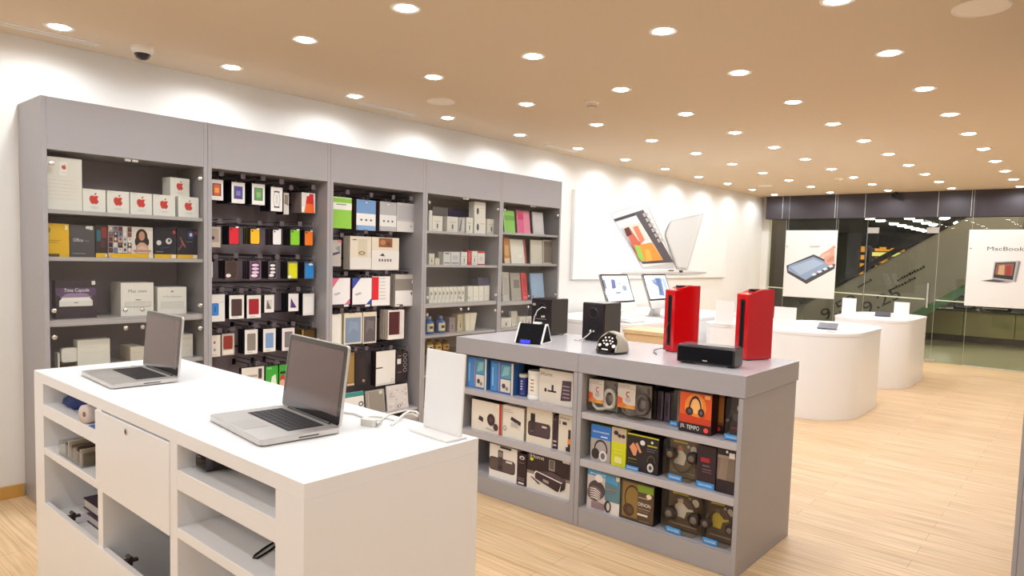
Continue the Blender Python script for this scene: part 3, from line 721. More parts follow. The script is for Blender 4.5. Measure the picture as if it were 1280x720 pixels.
cbox('black software box with a blue glow, last on the second shelf', (221, 246.5, 286, 322), SB, .05, '16121E', art_dark2, Yb)
# third shelf
def art_capsule(a):
    a.p([(0, .62), (.5, .42), (1, .62), (1, .8), (0, .8)], '5A4668'); a.p([(.1, .55), (.5, .48), (.9, .55), (.7, .66), (.3, .66)], '9A7FA8'); a.t('Time Capsule', .2, .70, .09, 'F0EEF0', .62); a.r(.2, .62, .8, .635, 'A890B8')
    a.p([(.08, .32), (.90, .32), (.90, .46), (.82, .55), (.16, .55), (.08, .46)], 'E6E4E2'); a.p([(.08, .46), (.90, .46), (.82, .55), (.16, .55)], 'F2F0EE'); a.r(.44, .4, .54, .425, '8A868A'); a.r(.88, .88, .97, .98, 'EAE8E6')
cbox('dark purple box picturing a flat white network drive, on the third shelf', (69.5, 120.5, 350.5, 399), SC_, .06, '3A2C36', art_capsule, 4.43, dict(left='54464C', top='54464C'))
def art_mini(a):
    a.t('Mac mini', .5, .70, .10, '6A6668', .55, True); a.r(.08, .28, .94, .285, 'C8C4BE'); 
    a.p(rrect(.12, .92, .26, .42, .05), 'B8B4B0'); a.p(rrect(.13, .91, .275, .41, .05), 'DCD9D4'); a.r(.44, .47, .6, .49, '3A3638'); a.r(.02, .6, .98, .604, 'D0CCC6')
cbox('white box with a small flat computer on it, middle of the third shelf', (151, 192, 353.5, 394), SC_, .16, 'E8E5E0', art_mini, 4.43, dict(left='D6D0C8'))
def art_air(a):
    a.o(.5, .84, .05, .04, '9A969A'); a.t('AirPort Extreme', .5, .62, .07, '9A969A', .66, True); a.r(.1, .2, .9, .45, 'DAD7D2'); a.r(.1, .45, .9, .46, 'C2BEB8')
cbox('smaller white box with faint print, right end of the third shelf', (197, 233, 359, 393), SC_, .13, 'E7E4DF', art_air, 4.43, dict(left='D2CCC4'))
# fourth shelf, partly behind the counter
cbox('thin white slip box on the lowest visible shelf behind the counter', (72.3, 74.6, 441.5, 456), SD, .06, 'E0DCD4', None, 4.44)
obj('network_adapter', MB().prism(rrect(0, .082, 0, .082, .016), 0, .03, C('E8E5DF'), 'y'), None, (ony(77, 450, 4.44).x, 4.44, SD+.03), 0, .003, 'small white square network adapter with rounded corners on the low shelf', 'adapter')
obj('adapter_stand', MB().box(0, .075, 0, .05, 0, .028, BLISTER), None, (ony(77.5, 450, 4.44).x, 4.432, SD+.0005), 0, .001, 'clear plastic block under the small square network adapter', 'stand')
cbox('white upright box with faint print just above the counter edge', (97, 137.5, 424.5, 458), SD, .07, 'E5E2DB', lambda a: (a.r(.1, .9, .9, .905, 'C8C4BC'), a.r(.3, .7, .7, .71, 'BDB9B2'), a.r(.2, .5, .8, .51, 'CFCBC4')), 4.43)
cbox('low cream box left of the far notebook computer, behind the counter edge', (163, 180, 433.5, 455), SD, .17, 'DAD2C2', lambda a: a.r(.1, .6, .8, .62, 'B8B0A0'), 4.43, dict(left='C8BBA8'))
cbox('white box seen right of the far notebook computer lid', (225, 241, 418, 448), SD, .1, 'DDD9D0', lambda a: (a.r(.1, .8, .9, .82, 'B8B4AC'), a.r(.2, .5, .8, .52, 'C8C4BC')), 4.43)

# ------------------------------------------------------------------ peg walls
HOOKM = P('black_hook_wire', '1A161C', .3, .5)
def hook(cab, xm, x, z, y0, y1=YW-.031):
    b = MB().tube([(x-xm, y1-YC, z), (x-xm, y0-.045-YC, z), (x-xm, y0-.05-YC, z+.012)], .0032, HOOKM, 6)
    b.box(x-xm-.012, x-xm+.012, y1-.004-YC, y1-YC, z-.03, z+.012, HOOKM)
    b.tube([(x-xm, y1-YC, z+.03), (x-xm, y0-.06-YC, z+.03)], .0022, HOOKM, 6)
    b.box(x-xm-.016, x-xm+.016, y0-.064-YC, y0-.060-YC, z+.004, z+.036, P('clear_tag', '5A5056', .3))
    obj('peg_hook', b, cab)
def groove(cab, xm, xa, xb, z):
    obj('slat_groove', MB().box(xa-xm+.03, xb-xm-.03, YW-.0385-YC, YW-.0305-YC, z, z+.012, P('groove_dark', '2A1E26', .6)), cab)
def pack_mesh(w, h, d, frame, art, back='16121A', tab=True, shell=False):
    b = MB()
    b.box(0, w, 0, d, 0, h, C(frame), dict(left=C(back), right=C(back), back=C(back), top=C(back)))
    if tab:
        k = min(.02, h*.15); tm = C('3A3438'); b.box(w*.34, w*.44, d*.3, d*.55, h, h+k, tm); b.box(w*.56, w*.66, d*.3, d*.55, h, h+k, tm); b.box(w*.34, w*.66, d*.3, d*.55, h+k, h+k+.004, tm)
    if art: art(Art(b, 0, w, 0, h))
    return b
def pegpack(cab, xm, lab, px, frame, art, d=.016, n=3, gap=.03, Y=4.46, back='16121A', cat='phone case', behind=None, dx=0, group=None, name='phone_case_pack'):
    u0, u1, vt, vb = px
    x, w, zt = spanC(u0, u1, vt, vb, Y); zb = ony((u0+u1)/2, vb, Y).z; h = zt-zb
    k = min(.02, h*.15)
    front = obj(name, pack_mesh(w, h, d, frame, art, back), None, (x, Y, zb), 0, 0, lab, cat, group)
    hz = zt+k-.0035
    hook(cab, xm, x+w*.5, hz, Y)
    if n:
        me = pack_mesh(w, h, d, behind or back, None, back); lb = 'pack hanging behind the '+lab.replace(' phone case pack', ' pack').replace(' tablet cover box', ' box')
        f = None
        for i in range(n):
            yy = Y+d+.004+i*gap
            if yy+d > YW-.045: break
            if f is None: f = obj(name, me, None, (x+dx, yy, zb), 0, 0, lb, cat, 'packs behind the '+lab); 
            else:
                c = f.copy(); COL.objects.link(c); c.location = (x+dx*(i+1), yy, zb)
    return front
def A_window(bg, c, c2=None):
    def f(a):
        a.r(.16, .2, .84, .82, bg); a.p(rrect(.26, .74, .24, .76, .06), c)
        if c2: a.r(.34, .36, .66, .6, c2)
    return f
def A_case(c, mark='E8E4E0', lo=.04, hi=.92):
    def f(a): a.p(rrect(.06, .94, lo, hi, .1), c); a.o(.24, hi-.1, .09, .05, '2A2428'); a.r(.66, hi-.02, .94, hi+.07, mark)
    return f
for z, i in ((1.83, 1), (1.655, 1), (1.44, 1), (1.245, 1), (1.02, 1), (.78, 1), (.55, 1)): groove(cab2, xm2, CX_[1], CX_[2], z)
for z in (1.93, 1.69, 1.43, 1.16, .93, .72): groove(cab3, xm3, CX_[2], CX_[3], z)
p2 = lambda lab, px, fr, art, **k: pegpack(cab2, xm2, lab, px, fr, art, **k)
# row 1: deep white framed cartons
deep = dict(d=.05, gap=.054, n=3)
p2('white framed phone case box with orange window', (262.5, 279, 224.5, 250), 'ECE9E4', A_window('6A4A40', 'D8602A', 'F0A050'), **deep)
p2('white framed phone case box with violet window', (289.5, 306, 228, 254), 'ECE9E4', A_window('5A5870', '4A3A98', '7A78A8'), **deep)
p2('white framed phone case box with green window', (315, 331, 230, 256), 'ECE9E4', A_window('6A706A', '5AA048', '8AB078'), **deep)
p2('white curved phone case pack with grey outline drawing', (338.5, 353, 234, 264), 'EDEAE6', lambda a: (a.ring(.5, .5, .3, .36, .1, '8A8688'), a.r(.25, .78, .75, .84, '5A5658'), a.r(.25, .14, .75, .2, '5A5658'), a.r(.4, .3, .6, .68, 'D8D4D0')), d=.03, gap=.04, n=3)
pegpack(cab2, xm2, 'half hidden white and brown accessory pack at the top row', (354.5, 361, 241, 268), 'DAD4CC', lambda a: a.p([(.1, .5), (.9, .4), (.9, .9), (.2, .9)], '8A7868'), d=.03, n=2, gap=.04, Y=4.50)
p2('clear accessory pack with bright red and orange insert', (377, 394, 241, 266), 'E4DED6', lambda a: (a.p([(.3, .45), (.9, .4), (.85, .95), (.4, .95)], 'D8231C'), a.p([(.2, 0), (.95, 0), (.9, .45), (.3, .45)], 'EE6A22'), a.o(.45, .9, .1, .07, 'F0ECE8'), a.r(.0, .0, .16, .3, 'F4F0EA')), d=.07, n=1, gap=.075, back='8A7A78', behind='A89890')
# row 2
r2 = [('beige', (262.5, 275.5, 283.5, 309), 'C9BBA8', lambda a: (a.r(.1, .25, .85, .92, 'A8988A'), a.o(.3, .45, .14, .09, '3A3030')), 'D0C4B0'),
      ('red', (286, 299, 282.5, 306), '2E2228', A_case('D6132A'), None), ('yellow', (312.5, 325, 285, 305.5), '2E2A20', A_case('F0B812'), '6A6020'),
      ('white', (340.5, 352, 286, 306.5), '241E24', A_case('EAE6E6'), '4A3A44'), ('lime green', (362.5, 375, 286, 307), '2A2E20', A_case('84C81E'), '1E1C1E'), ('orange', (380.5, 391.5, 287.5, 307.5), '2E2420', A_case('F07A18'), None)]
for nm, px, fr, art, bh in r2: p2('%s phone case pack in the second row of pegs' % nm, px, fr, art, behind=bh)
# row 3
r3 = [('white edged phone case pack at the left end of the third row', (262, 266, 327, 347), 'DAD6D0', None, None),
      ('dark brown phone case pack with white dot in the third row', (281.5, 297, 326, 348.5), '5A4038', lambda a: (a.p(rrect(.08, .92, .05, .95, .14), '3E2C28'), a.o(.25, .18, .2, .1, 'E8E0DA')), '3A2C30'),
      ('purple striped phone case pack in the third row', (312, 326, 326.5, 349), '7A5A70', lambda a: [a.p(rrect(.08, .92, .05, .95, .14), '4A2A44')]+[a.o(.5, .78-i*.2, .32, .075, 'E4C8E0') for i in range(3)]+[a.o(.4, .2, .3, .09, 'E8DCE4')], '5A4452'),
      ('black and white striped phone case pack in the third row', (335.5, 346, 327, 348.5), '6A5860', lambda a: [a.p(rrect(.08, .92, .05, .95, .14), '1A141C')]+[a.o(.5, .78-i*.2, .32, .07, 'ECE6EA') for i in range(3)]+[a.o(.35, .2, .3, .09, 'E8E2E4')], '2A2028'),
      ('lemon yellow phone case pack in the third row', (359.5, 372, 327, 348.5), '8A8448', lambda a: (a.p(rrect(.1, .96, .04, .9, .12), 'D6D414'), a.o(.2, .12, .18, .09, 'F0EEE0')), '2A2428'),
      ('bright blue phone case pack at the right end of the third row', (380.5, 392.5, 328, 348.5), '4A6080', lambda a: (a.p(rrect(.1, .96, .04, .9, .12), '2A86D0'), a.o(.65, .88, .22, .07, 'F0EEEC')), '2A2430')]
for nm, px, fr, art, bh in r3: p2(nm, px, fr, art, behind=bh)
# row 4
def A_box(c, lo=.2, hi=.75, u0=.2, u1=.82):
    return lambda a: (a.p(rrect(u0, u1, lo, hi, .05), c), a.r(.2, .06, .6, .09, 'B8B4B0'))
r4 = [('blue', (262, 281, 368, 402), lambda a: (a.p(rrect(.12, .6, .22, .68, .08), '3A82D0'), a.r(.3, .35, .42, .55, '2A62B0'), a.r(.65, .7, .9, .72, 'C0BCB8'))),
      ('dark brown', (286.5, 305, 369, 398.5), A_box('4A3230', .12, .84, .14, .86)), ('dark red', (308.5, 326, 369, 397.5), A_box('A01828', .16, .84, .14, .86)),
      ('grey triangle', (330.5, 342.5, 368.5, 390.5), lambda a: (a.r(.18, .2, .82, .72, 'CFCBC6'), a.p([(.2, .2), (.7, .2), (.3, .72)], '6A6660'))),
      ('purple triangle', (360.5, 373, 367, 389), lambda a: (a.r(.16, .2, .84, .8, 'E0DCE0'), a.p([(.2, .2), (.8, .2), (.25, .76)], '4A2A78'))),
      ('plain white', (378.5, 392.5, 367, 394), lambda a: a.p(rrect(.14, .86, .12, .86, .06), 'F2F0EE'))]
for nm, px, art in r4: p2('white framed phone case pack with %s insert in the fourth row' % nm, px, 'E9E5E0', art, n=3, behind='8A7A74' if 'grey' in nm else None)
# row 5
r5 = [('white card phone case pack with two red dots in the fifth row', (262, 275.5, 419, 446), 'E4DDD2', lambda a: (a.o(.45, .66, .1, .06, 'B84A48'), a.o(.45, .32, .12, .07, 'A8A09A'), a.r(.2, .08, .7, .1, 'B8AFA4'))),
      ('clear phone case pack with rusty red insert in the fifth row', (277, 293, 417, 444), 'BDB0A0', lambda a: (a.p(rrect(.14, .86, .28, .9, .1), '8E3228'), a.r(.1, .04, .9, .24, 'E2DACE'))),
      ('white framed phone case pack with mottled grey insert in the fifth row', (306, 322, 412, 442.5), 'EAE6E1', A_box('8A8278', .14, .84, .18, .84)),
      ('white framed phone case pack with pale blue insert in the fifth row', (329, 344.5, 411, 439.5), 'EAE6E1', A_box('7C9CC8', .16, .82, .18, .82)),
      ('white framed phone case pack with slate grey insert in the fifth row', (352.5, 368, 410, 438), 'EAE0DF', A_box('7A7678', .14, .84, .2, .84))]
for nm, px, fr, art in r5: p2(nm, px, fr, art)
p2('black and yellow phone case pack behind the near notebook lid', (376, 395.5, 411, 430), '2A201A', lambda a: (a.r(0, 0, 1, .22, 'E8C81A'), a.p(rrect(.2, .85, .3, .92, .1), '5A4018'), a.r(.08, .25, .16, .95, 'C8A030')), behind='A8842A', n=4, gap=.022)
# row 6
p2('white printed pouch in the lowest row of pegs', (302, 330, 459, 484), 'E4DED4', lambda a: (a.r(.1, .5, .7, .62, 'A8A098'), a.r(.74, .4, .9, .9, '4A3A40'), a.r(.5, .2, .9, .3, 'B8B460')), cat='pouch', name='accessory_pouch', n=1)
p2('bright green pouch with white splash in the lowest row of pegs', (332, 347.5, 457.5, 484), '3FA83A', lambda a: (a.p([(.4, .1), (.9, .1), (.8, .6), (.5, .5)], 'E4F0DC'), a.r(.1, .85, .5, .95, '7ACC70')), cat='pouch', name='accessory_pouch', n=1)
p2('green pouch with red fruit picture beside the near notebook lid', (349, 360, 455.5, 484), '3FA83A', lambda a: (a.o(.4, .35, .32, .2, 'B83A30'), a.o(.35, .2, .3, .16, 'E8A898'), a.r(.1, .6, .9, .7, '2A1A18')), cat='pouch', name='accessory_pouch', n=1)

# ------------------------------------------------------------------ cabinet 3: tablet covers
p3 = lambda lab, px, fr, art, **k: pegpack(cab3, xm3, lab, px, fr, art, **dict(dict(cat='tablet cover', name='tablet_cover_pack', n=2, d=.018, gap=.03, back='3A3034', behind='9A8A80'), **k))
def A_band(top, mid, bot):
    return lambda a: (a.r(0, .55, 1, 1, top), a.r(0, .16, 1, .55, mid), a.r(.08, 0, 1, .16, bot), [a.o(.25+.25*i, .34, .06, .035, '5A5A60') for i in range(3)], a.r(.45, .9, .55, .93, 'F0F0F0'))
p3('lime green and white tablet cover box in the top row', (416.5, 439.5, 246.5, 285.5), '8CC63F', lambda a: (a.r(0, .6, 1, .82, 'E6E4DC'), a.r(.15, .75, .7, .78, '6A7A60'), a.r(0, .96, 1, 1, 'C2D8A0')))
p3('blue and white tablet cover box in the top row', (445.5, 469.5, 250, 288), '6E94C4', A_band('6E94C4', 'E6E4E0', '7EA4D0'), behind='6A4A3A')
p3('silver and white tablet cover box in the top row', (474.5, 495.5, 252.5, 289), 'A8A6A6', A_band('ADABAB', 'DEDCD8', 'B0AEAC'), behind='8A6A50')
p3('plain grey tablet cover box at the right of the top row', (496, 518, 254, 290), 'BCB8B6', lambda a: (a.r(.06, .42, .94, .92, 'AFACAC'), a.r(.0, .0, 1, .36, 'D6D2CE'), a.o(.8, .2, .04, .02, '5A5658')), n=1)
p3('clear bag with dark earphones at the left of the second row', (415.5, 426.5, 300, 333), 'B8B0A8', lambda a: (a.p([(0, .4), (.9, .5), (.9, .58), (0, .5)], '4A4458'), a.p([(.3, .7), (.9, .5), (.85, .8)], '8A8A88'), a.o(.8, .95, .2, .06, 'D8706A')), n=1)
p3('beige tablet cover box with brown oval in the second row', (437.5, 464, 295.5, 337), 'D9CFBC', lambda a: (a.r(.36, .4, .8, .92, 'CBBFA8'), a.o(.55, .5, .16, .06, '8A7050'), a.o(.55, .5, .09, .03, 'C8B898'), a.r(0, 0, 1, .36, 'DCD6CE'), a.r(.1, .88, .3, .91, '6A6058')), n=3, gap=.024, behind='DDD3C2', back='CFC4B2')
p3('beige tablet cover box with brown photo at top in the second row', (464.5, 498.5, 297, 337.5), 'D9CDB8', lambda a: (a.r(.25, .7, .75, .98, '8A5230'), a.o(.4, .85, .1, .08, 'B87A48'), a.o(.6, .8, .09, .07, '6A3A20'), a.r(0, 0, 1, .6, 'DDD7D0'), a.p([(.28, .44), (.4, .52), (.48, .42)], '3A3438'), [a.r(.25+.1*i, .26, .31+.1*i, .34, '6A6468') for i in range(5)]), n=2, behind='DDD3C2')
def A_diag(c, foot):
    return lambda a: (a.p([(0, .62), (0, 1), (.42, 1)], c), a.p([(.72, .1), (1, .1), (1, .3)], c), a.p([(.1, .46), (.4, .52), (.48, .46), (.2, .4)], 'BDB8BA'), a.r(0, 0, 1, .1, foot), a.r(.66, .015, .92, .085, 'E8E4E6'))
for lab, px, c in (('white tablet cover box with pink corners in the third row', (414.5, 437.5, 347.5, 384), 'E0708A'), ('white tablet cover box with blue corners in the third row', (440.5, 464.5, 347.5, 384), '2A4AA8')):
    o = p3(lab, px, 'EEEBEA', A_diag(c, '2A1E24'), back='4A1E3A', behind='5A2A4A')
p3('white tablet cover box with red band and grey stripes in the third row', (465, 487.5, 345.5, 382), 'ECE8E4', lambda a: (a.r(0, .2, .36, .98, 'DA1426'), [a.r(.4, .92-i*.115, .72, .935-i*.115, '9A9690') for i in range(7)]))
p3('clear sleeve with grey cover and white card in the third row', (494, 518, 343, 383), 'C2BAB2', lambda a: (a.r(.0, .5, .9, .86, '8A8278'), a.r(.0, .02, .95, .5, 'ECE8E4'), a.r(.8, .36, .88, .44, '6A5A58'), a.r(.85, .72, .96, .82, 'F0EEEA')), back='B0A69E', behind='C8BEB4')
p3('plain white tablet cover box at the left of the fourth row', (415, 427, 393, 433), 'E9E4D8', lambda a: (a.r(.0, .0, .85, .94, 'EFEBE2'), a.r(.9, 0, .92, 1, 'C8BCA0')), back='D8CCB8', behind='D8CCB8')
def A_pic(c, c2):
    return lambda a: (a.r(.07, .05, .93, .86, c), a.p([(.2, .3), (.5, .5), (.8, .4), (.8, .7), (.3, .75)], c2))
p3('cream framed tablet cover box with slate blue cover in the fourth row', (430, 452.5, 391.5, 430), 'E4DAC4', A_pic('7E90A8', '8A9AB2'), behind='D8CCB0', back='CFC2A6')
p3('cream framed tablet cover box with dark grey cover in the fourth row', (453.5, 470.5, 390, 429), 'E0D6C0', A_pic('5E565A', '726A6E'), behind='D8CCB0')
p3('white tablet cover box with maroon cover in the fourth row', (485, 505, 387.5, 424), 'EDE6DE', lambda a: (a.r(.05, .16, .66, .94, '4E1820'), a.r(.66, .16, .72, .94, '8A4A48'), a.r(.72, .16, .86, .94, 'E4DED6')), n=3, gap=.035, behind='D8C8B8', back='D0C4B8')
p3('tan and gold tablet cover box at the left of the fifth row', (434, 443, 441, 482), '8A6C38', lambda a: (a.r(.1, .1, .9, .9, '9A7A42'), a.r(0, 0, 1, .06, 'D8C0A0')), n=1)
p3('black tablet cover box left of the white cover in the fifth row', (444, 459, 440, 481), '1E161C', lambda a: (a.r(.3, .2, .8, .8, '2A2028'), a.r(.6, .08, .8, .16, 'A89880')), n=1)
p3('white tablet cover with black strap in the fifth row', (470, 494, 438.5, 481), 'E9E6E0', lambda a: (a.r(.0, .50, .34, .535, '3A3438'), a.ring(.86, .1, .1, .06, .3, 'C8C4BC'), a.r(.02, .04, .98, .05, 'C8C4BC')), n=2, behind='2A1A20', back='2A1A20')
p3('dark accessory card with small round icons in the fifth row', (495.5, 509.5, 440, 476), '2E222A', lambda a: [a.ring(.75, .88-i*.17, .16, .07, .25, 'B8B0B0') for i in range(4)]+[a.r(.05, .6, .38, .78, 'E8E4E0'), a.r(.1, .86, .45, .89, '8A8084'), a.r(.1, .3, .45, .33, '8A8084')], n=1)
# sleeves leaning on the low shelf
def lean(lab, px, z, col, art, Y, d=.014, ang=.22, rz=0, name='tablet_sleeve', cat='tablet cover', roll=0, hk=1.0):
    u0, u1, vt, vb = px; x, w, zt = spanC(u0, u1, vt, vb, Y); h = (zt-z)*hk
    o = obj(name, box_mesh(w, d, h, col, None, art), None, (x, Y, z+.001), 0, .001, lab, cat)
    o.rotation_euler = (-ang, roll, rz); return o
lean('clear grey tablet sleeve leaning on the lowest shelf behind the white cable', (459, 482, 488, 512), .19, 'A29A90', lambda a: (a.r(.06, .05, .94, .95, '8E867C'), a.r(.7, .8, .9, .95, 'C8C2BA'), a.r(.1, .1, .14, .9, 'B8B0A6')), 4.39, ang=.12)
lean('white patterned tablet sleeve leaning on the lowest shelf beside the clear grey one', (485, 511, 481.5, 516), .19, 'D4CECA', lambda a: [a.o(random.uniform(.1, .9), random.uniform(.1, .9), .05, .025, random.choice(['B0A8A8', 'C2BABA', 'E4E0DE'])) for _ in range(26)]+[a.o(.5, .14, .09, .05, '5A5052'), a.o(.5, .14, .05, .03, 'F0ECEA')], 4.39, ang=.12)
lean('teal topped white tablet box on the lowest shelf beside the near notebook lid', (430, 456, 491, 508), .19, 'E4E0DA', lambda a: (a.r(0, .82, 1, 1, '2E8A84'), a.r(.2, .5, .5, .53, 'A8A4A0'), a.ring(.85, .5, .12, .1, .4, '3A3436')), 4.39, ang=.1)

# ------------------------------------------------------------------ cabinet 4 : small white boxes
def A_small(c='B0ACA6', bar='5A5658'):
    return lambda a: (a.r(.2, .62, .8, .66, c), a.r(.42, .2, .56, .5, bar), a.r(.1, .08, .6, .11, c))
def row4(z, Y, items, d=.07):
    for lab, u0, u1, vt, vb, col, art in items: cbox(lab, (u0, u1, vt, vb), z, d, col, art, Y)
Z1, Z2, Z3 = 1.69, 1.40, 1.065
row4(Z1, 4.42, [('tallest narrow white box at the left end of the fourth cabinet top shelf', 536.3, 540.2, 263, 289, 'E4E0D8', None), ('wide white box beside the narrow one on the fourth cabinet top shelf', 540.6, 553, 270, 289, 'E6E2DA', A_small()),
    ('grey edged white box third on the fourth cabinet top shelf', 559, 572.5, 271, 290, 'DEDAD4', A_small()), ('silver box with dark figure on the fourth cabinet top shelf', 573.3, 581, 272, 290, 'B8B6B6', lambda a: (a.p([(.1, .1), (.4, .9), (.5, .9), (.3, .1)], '4A464A'), a.r(.6, .1, .9, .9, 'D0CECE'))),
    ('white box left of the two stacked boxes in the fourth cabinet', 583, 591, 272, 291, 'E6E2DA', A_small()), ('white box with a dark bottle print, under the stacked box in the fourth cabinet', 593, 607, 272, 292, 'E8E5DF', lambda a: (a.o(.3, .4, .1, .22, '3A363A'), a.r(.5, .6, .9, .64, 'C0BCB6'))),
    ('white box at the right end of the fourth cabinet top shelf', 609, 620, 274, 292, 'E2DED4', A_small())])
x, w, zt = spanC(593, 607, 252.5, 271, 4.42); zb = ony(600, 272, 4.42).z
obj('product_box', box_mesh(w, .07, zt-zb-.002, 'E8E5DF', None, lambda a: (a.o(.3, .4, .1, .22, '3A363A'), a.r(.5, .6, .9, .64, 'C0BCB6'))), None, (x, 4.42, zb+.0012), 0, 0, 'white box with a dark bottle print stacked topmost in the fourth cabinet', 'box')
cbox('grey folded sleeve lying behind the white boxes in the fourth cabinet', (541, 560, 259, 285), Z1, .03, '8A8688', None, 4.60, name='sleeve', cat='sleeve')
cbox('dark blue folded sleeve lying behind the white boxes in the fourth cabinet', (561, 588, 261, 286), Z1, .03, '35305C', lambda a: a.r(.05, .5, .95, .9, '40386E'), 4.60, name='sleeve', cat='sleeve')
row4(Z2, 4.42, [('cream cube box at the left of the fourth cabinet second shelf', 536.5, 543, 317, 328, 'DAD4C8', A_small()), ('lowest cream box of the fourth cabinet second shelf', 544, 549.5, 322.5, 329, 'D8CFB8', None),
    ('white box with dark lid stripe on the fourth cabinet second shelf', 554.5, 563, 315, 330, 'D6D4D0', lambda a: (a.r(.2, .84, .8, .92, '2A2628'), a.r(.1, .1, .9, .16, '4A4A58'))), ('grey white box with blue foot on the fourth cabinet second shelf', 563.6, 574.5, 315, 330, 'D0D0D2', lambda a: (a.r(.1, .1, .9, .16, '4A4A68'), a.r(.2, .4, .8, .7, 'BDBEC2'))),
    ('white box left of the red box on the fourth cabinet second shelf', 576.5, 584, 315, 331, 'DEDCD6', A_small()), ('narrow red box on the fourth cabinet second shelf', 585, 589.3, 313, 331.5, 'C42A34', lambda a: a.r(.2, .2, .5, .8, 'E07A78')),
    ('white box right of the red box on the fourth cabinet second shelf', 590, 596.5, 314, 331.5, 'E6E2DC', A_small()), ('white box with red top and foot on the fourth cabinet second shelf', 597, 606, 314, 332, 'E4DEDA', lambda a: (a.r(0, .85, 1, 1, 'C02A34'), a.r(0, 0, 1, .08, 'B83840'), a.r(.3, .3, .7, .6, 'D0CCC8')))])
i = 0
for (u0, u1) in ((536.5, 541), (541.6, 546.5), (547.2, 551.5), (552.2, 556), (556.6, 561), (561.6, 566), (566.6, 571), (571.6, 576), (576.5, 580.5)):
    cbox('slim white boxed cable, %s from left on the fourth cabinet third shelf' % ordn[i], (u0, u1, 359.5-i*.12, 378), Z3, .09, 'E6E3DA', lambda a: (a.r(.2, .2, .5, .8, 'B8B6B0' if i % 2 else 'C9C6BE'), a.o(.6, .6, .2, .1, '8A8886')), 4.42, group='slim white boxes on the fourth cabinet third shelf'); i += 1
i = 0
for (u0, u1) in ((585, 591), (591.6, 598), (598.6, 604.5), (605.2, 611.8)):
    cbox('wider white box on the fourth cabinet third shelf, %s right of the door gap' % ordn[i], (u0, u1, 358-i*.3, 376), Z3, .09, 'E9E6DD', lambda a: (a.r(.2, .3, .7, .33, 'C9C6BE'), a.r(.2, .6, .6, .62, 'C9C6BE')), 4.42, group='right-hand white boxes on the fourth cabinet third shelf'); i += 1
x, w, zt = spanC(597.5, 612.5, 346.5, 357, 4.42); zb = ony(605, 357.3, 4.42).z
tb = MB()
pr = [(0, 0), (w, 0), (w*1.08, zt-zb), (-w*.08, zt-zb)]
tb.prism([(w*.08, 0), (w*.92, 0), (w, (zt-zb)), (0, (zt-zb))], 0, .08, C('4A4660'), 'y'); tb.box(-.002, w+.002, -.002, .082, zt-zb-.006, zt-zb, C('2A2838'))
obj('small_tub', tb, None, (x, 4.425, ony(605, 358.2, 4.42).z+.004), 0, 0, 'small slate blue tub standing on the right-hand white boxes', 'tub')
# bottles and bags low in cabinet 4
def bottle(lab, u, w_px, vt, vb, z, cols, Y=4.43):
    x, w, zt = spanC(u-w_px/2, u+w_px/2, vt, vb, Y); r = w/2; h = zt-z
    o = thing('spray_bottle', lab, 'bottle', (x+r, Y+r, z+.0004))
    obj('body', MB().lathe([(r*.9, 0), (r, .006), (r, h*.66), (r*.8, h*.74), (r*.42, h*.8), (r*.42, h*.84)], C(cols[0], .2), seg=20), o)
    obj('cap', MB().lathe([(r*.5, h*.84), (r*.5, h*.97), (r*.4, h)], C(cols[2]), seg=16), o)
    lb = MB(); n = 8
    for i in range(n):
        a0 = -PI/2-1.0+2.0*i/n; a1 = a0+2.0/n; rr = r*1.02
        lb.poly([(rr*math.cos(a0), rr*math.sin(a0), h*.14), (rr*math.cos(a1), rr*math.sin(a1), h*.14), (rr*math.cos(a1), rr*math.sin(a1), h*.6), (rr*math.cos(a0), rr*math.sin(a0), h*.6)], C(cols[1]))
        if n//3 <= i < 2*n//3:
            rr = r*1.04; lb.poly([(rr*math.cos(a0), rr*math.sin(a0), h*.3), (rr*math.cos(a1), rr*math.sin(a1), h*.3), (rr*math.cos(a1), rr*math.sin(a1), h*.46), (rr*math.cos(a0), rr*math.sin(a0), h*.46)], C('4A4438'))
    obj('label', lb, o)
bottle('blue bottle with cream label, left one low in the fourth cabinet', 540, 9.5, 396, 418, SD, ('4A6FB0', 'E0D8B8', '8A9CC0'))
bottle('blue bottle with cream label, right one low in the fourth cabinet', 554.5, 9.5, 395, 418, SD, ('4668A8', 'DDD4B0', '7A8CB8'))
cbox('pale grey box at the dark end of the low shelf in the fourth cabinet', (562, 569, 397, 416), SD, .08, '9A8A90', A_small(), 4.45)
cbox('clear topped cream box low in the fourth cabinet', (572, 579, 393, 413), SD, .08, 'C8BC9C', A_small(), 4.45)
def flare(a): a.r(.1, .2, .9, .5, 'C8C2B4'); a.r(.2, .7, .8, .73, 'B0AA9C')
x, w, zt = spanC(581, 596, 391.5, 412, 4.43)
obj('paper_bag', MB().prism([(w*.1, 0), (w*.8, 0), (w, zt-SD), (0, zt-SD)], 0, .08, C('E2DCCB'), 'y').box(w*.42, w*.46, -.001, .0, .01, (zt-SD)*.95, C('BDB6A4')), None, (x, 4.43, SD+.0005), 0, 0, 'flared cream pack standing low in the fourth cabinet', 'bag')
Zl = .615
obj('glass_riser', MB().box(-.38, .3, 0, .2, 0, .006, ACRYL).box(-.38, -.374, 0, .2, -.16, 0, ACRYL).box(.294, .3, 0, .2, -.16, 0, ACRYL), None, (4.4, 4.43, Zl), 0, 0, 'clear shelf riser low in the fourth cabinet under the amber jars', 'riser')
for lab, u, c in (('yellow labelled jar low in the fourth cabinet behind the white sign', 539.5, ('A8923A', 'E0DCC0', '6A5A28')), ('amber jar low in the fourth cabinet, middle one', 550, ('A87A28', 'D8B868', '3A2A18')), ('dark amber jar low in the fourth cabinet beside the island corner', 559.5, ('8A5A20', 'C8A058', '2A1C14'))):
    bottle(lab, u, 8.5, 425, 446, Zl+.0062, c, 4.45)

